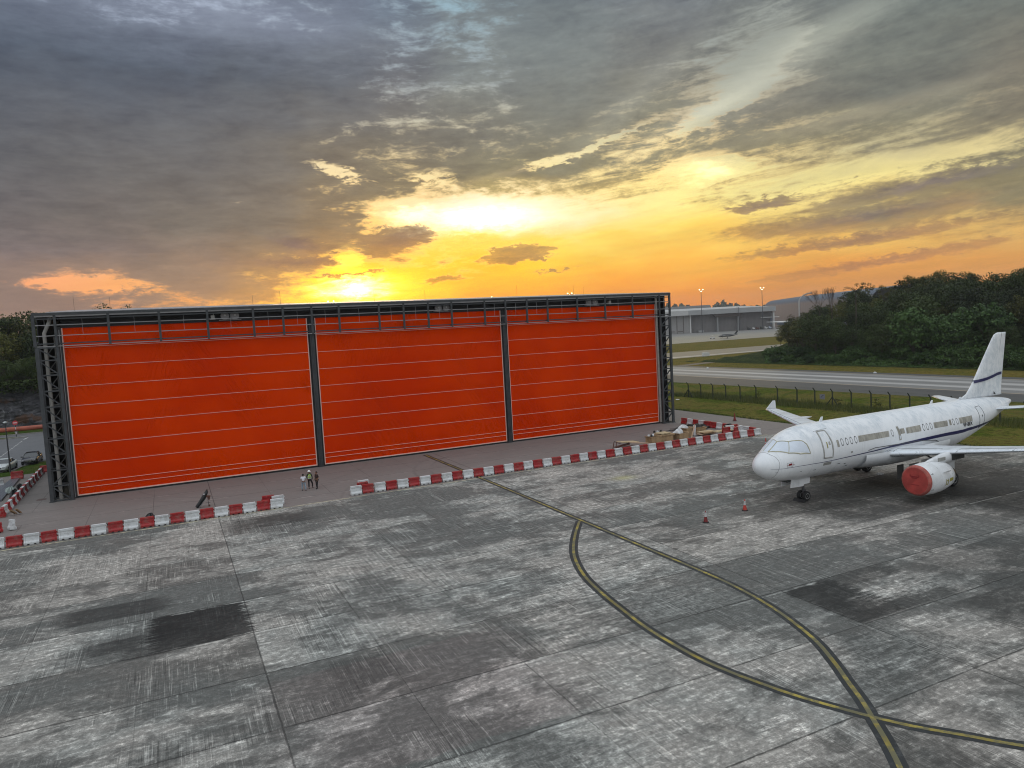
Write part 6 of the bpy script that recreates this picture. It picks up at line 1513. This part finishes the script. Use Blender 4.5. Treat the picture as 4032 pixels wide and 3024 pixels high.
mb = MB(); mb.prism([(-1.6, 0), (.6, 0), (.2, -8.3), (-.7, -8.3)], lambda a, b: (a, b, 1.3-.1*b), lambda a, b: (a, b, 1.5-.1*b)); mb.build('wing', SPW, sp_)
mb = MB(); mb.prism([(4.6, 2.9), (6.4, 3.0), (7.6, 5.1), (6.4, 5.1), (5.2, 3.4)], lambda a, b: (a, -.08, b), lambda a, b: (a, .08, b)); mb.build('tail_fin', SPW, sp_)
mb = MB(); mb.prism([(6.2, -2.8), (7.3, -2.8), (7.5, 0), (7.3, 2.8), (6.2, 2.8), (5.4, 0)], lambda a, b: (a, b, 5.0), lambda a, b: (a, b, 5.12)); mb.build('tailplane', SPW, sp_)
for s_ in (-1, 1):
    mb = MB(); mb.lathe([(-3.2, .12), (-2.9, .35), (-1.5, .45), (.6, .3), (1.2, .1)], (0, s_*2.6, 1.7), 'X', 12); n_ = mb.build('engine_nacelle', SPW, sp_)
    for k in range(4): mb = MB(); a = k*pi/2+.4; mb.bar((-3.2, s_*2.6, 1.7), (-3.2, s_*2.6+1.15*cos(a), 1.7+1.15*sin(a)), .16, .03); mb.build('propeller_blade', CBL, n_)
    mb = MB(); mb.tube([(0, s_*2.6, 1.4), (0, s_*2.6, .3)], .08, 6); mb.lathe([(-.15, .32), (.15, .32)], (0, s_*2.6, .32), 'Y', 12); mb.build('main_wheel', TYRE, sp_)
mb = MB(); mb.tube([(-4.3, 0, 1.4), (-4.3, 0, .3)], .06, 6); mb.lathe([(-.1, .28), (.1, .28)], (-4.3, 0, .28), 'Y', 12); mb.build('nose_wheel', TYRE, sp_)
tg = empty('tow_tractor', (350.3, 399.6, 0), R(-42), 'small open tow tractor in front of the dark propeller plane', 'tow tractor')
mb = MB(); mb.box(-1.6, 1.6, -.8, .8, .45, 1.15); mb.box(.6, 1.55, -.78, .78, 1.15, 1.5); mb.build('tractor_body', SPL, tg)
mb = MB(); mb.box(-1.0, 1.1, -.85, .85, 2.3, 2.38); mb.build('canopy', GWT, tg)
for a in (-.9, 1.0):
    for s_ in (-1, 1): mb = MB(); mb.bar((a, s_*.75, 1.1), (a, s_*.75, 2.3), .07); mb.build('canopy_leg', CBL, tg)
for a in (-1.1, 1.1): mb = MB(); mb.lathe([(-.9, .42), (.9, .42)], (a, 0, .42), 'Y', 12); mb.build('wheel', TYRE, tg)
# white business jet mostly hidden by the trees
Jx, Jz = None, None
d = ray(3025, 1249.5); t_ = 590/d[1]; jx, jz = float(d[0]*t_), float(H0+d[2]*t_)
bj = empty('business_jet', (jx+4, 590, 0), R(-25), 'white T-tailed business jet half hidden behind the trees by the far hangar', 'plane')
mb = MB(); mb.prism([(-11, -.5), (-1.5, -2.2), (9, -.6), (9, .7), (0, 1.8), (-11, .8)], lambda a, b: (a, b, jz-.3+abs(a)*.02), lambda a, b: (a, b, jz+.3+abs(a)*.03)); mb.build('tailplane', GWT, bj)
mb = MB(); mb.prism([(-1.6, jz-8), (2.5, jz-8), (1.4, jz), (-1.4, jz)], lambda a, b: (-.25, a, b), lambda a, b: (.25, a, b)); mb.build('tail_fin', mat('jet_blue_grey', (.12, .14, .18), .4), bj)
mb = MB(); mb.grid([[(8+r_*cos(q), y_, 5.2+r_*sin(q)) for q in [2*pi*k/14 for k in range(14)]] for y_, r_ in ((-32, .1), (-28, 1.6), (-22, 2.), (-4, 2.), (4, .9), (8, .2))], close=True); mb.build('fuselage', mat('jet_body_blue', (.10, .14, .22), .35), bj)
mb = MB(); mb.prism([(-10, -13), (-9, -14.8), (8, -20), (26, -14.8), (27, -13), (8, -14)], lambda a, b: (a, b, 6.2+abs(a-8)*.07), lambda a, b: (a, b, 6.7+abs(a-8)*.07)); mb.build('wing', GWT, bj)
# small things on the grass
mb = MB(); mb.box(-1.4, 1.4, -.6, .6, 0, 1.5); mb.box(-1.2, 1.2, -.61, -.6, .2, 1.3); tag(mb.build('white_cabinet', GWT, loc=(*U(2779, 1402), -.05)), 'small white cabinet standing on the grass by the second taxiway', 'cabinet')
tag(crumple('white_stone', SACK, *U(2786, 1450), .28, .28, .3, 61, 'small white marker on the far edge of the runway', 'marker'), None)
tag(crumple('white_stone', SACK, *U(3445, 1469), .28, .28, .3, 62, 'second small white marker on the far edge of the runway, nearer the wood', 'marker'), None)
tag(crumple('litter', SACK, *U(2667, 1574), .35, .25, .12, 63, 'scrap of white litter on the grass by the hangar', 'litter'), None)
tag(crumple('litter', SACK, *U(3465, 1868), .3, .2, .15, 64, 'scrap of white litter under the airliner belly', 'litter'), None)

# ------------------------------------------------------------------ haze
mb = MB(); mb.box(-900, 2000, -60, 2150, -3, 97)
hz = mb.build('haze', []); hz['kind'] = 'stuff'; hz['label'] = 'thin evening haze over the airfield'
m = bpy.data.materials.new('haze_air'); m.use_nodes = True; t = NT(m.node_tree); t.n.clear()
pv = t.node('ShaderNodeVolumePrincipled'); pv.inputs['Color'].default_value = (.86, .88, .92, 1); pv.inputs['Density'].default_value = .00013; pv.inputs['Anisotropy'].default_value = .0
t.l.new(pv.outputs[0], t.node('ShaderNodeOutputMaterial').inputs['Volume']); hz.data.materials.append(m)

# drop templates that were never used
for pl in protos.values():
    for p in pl:
        if p.name not in USED:
            for c in list(p.children): bpy.data.objects.remove(c)
            bpy.data.objects.remove(p)
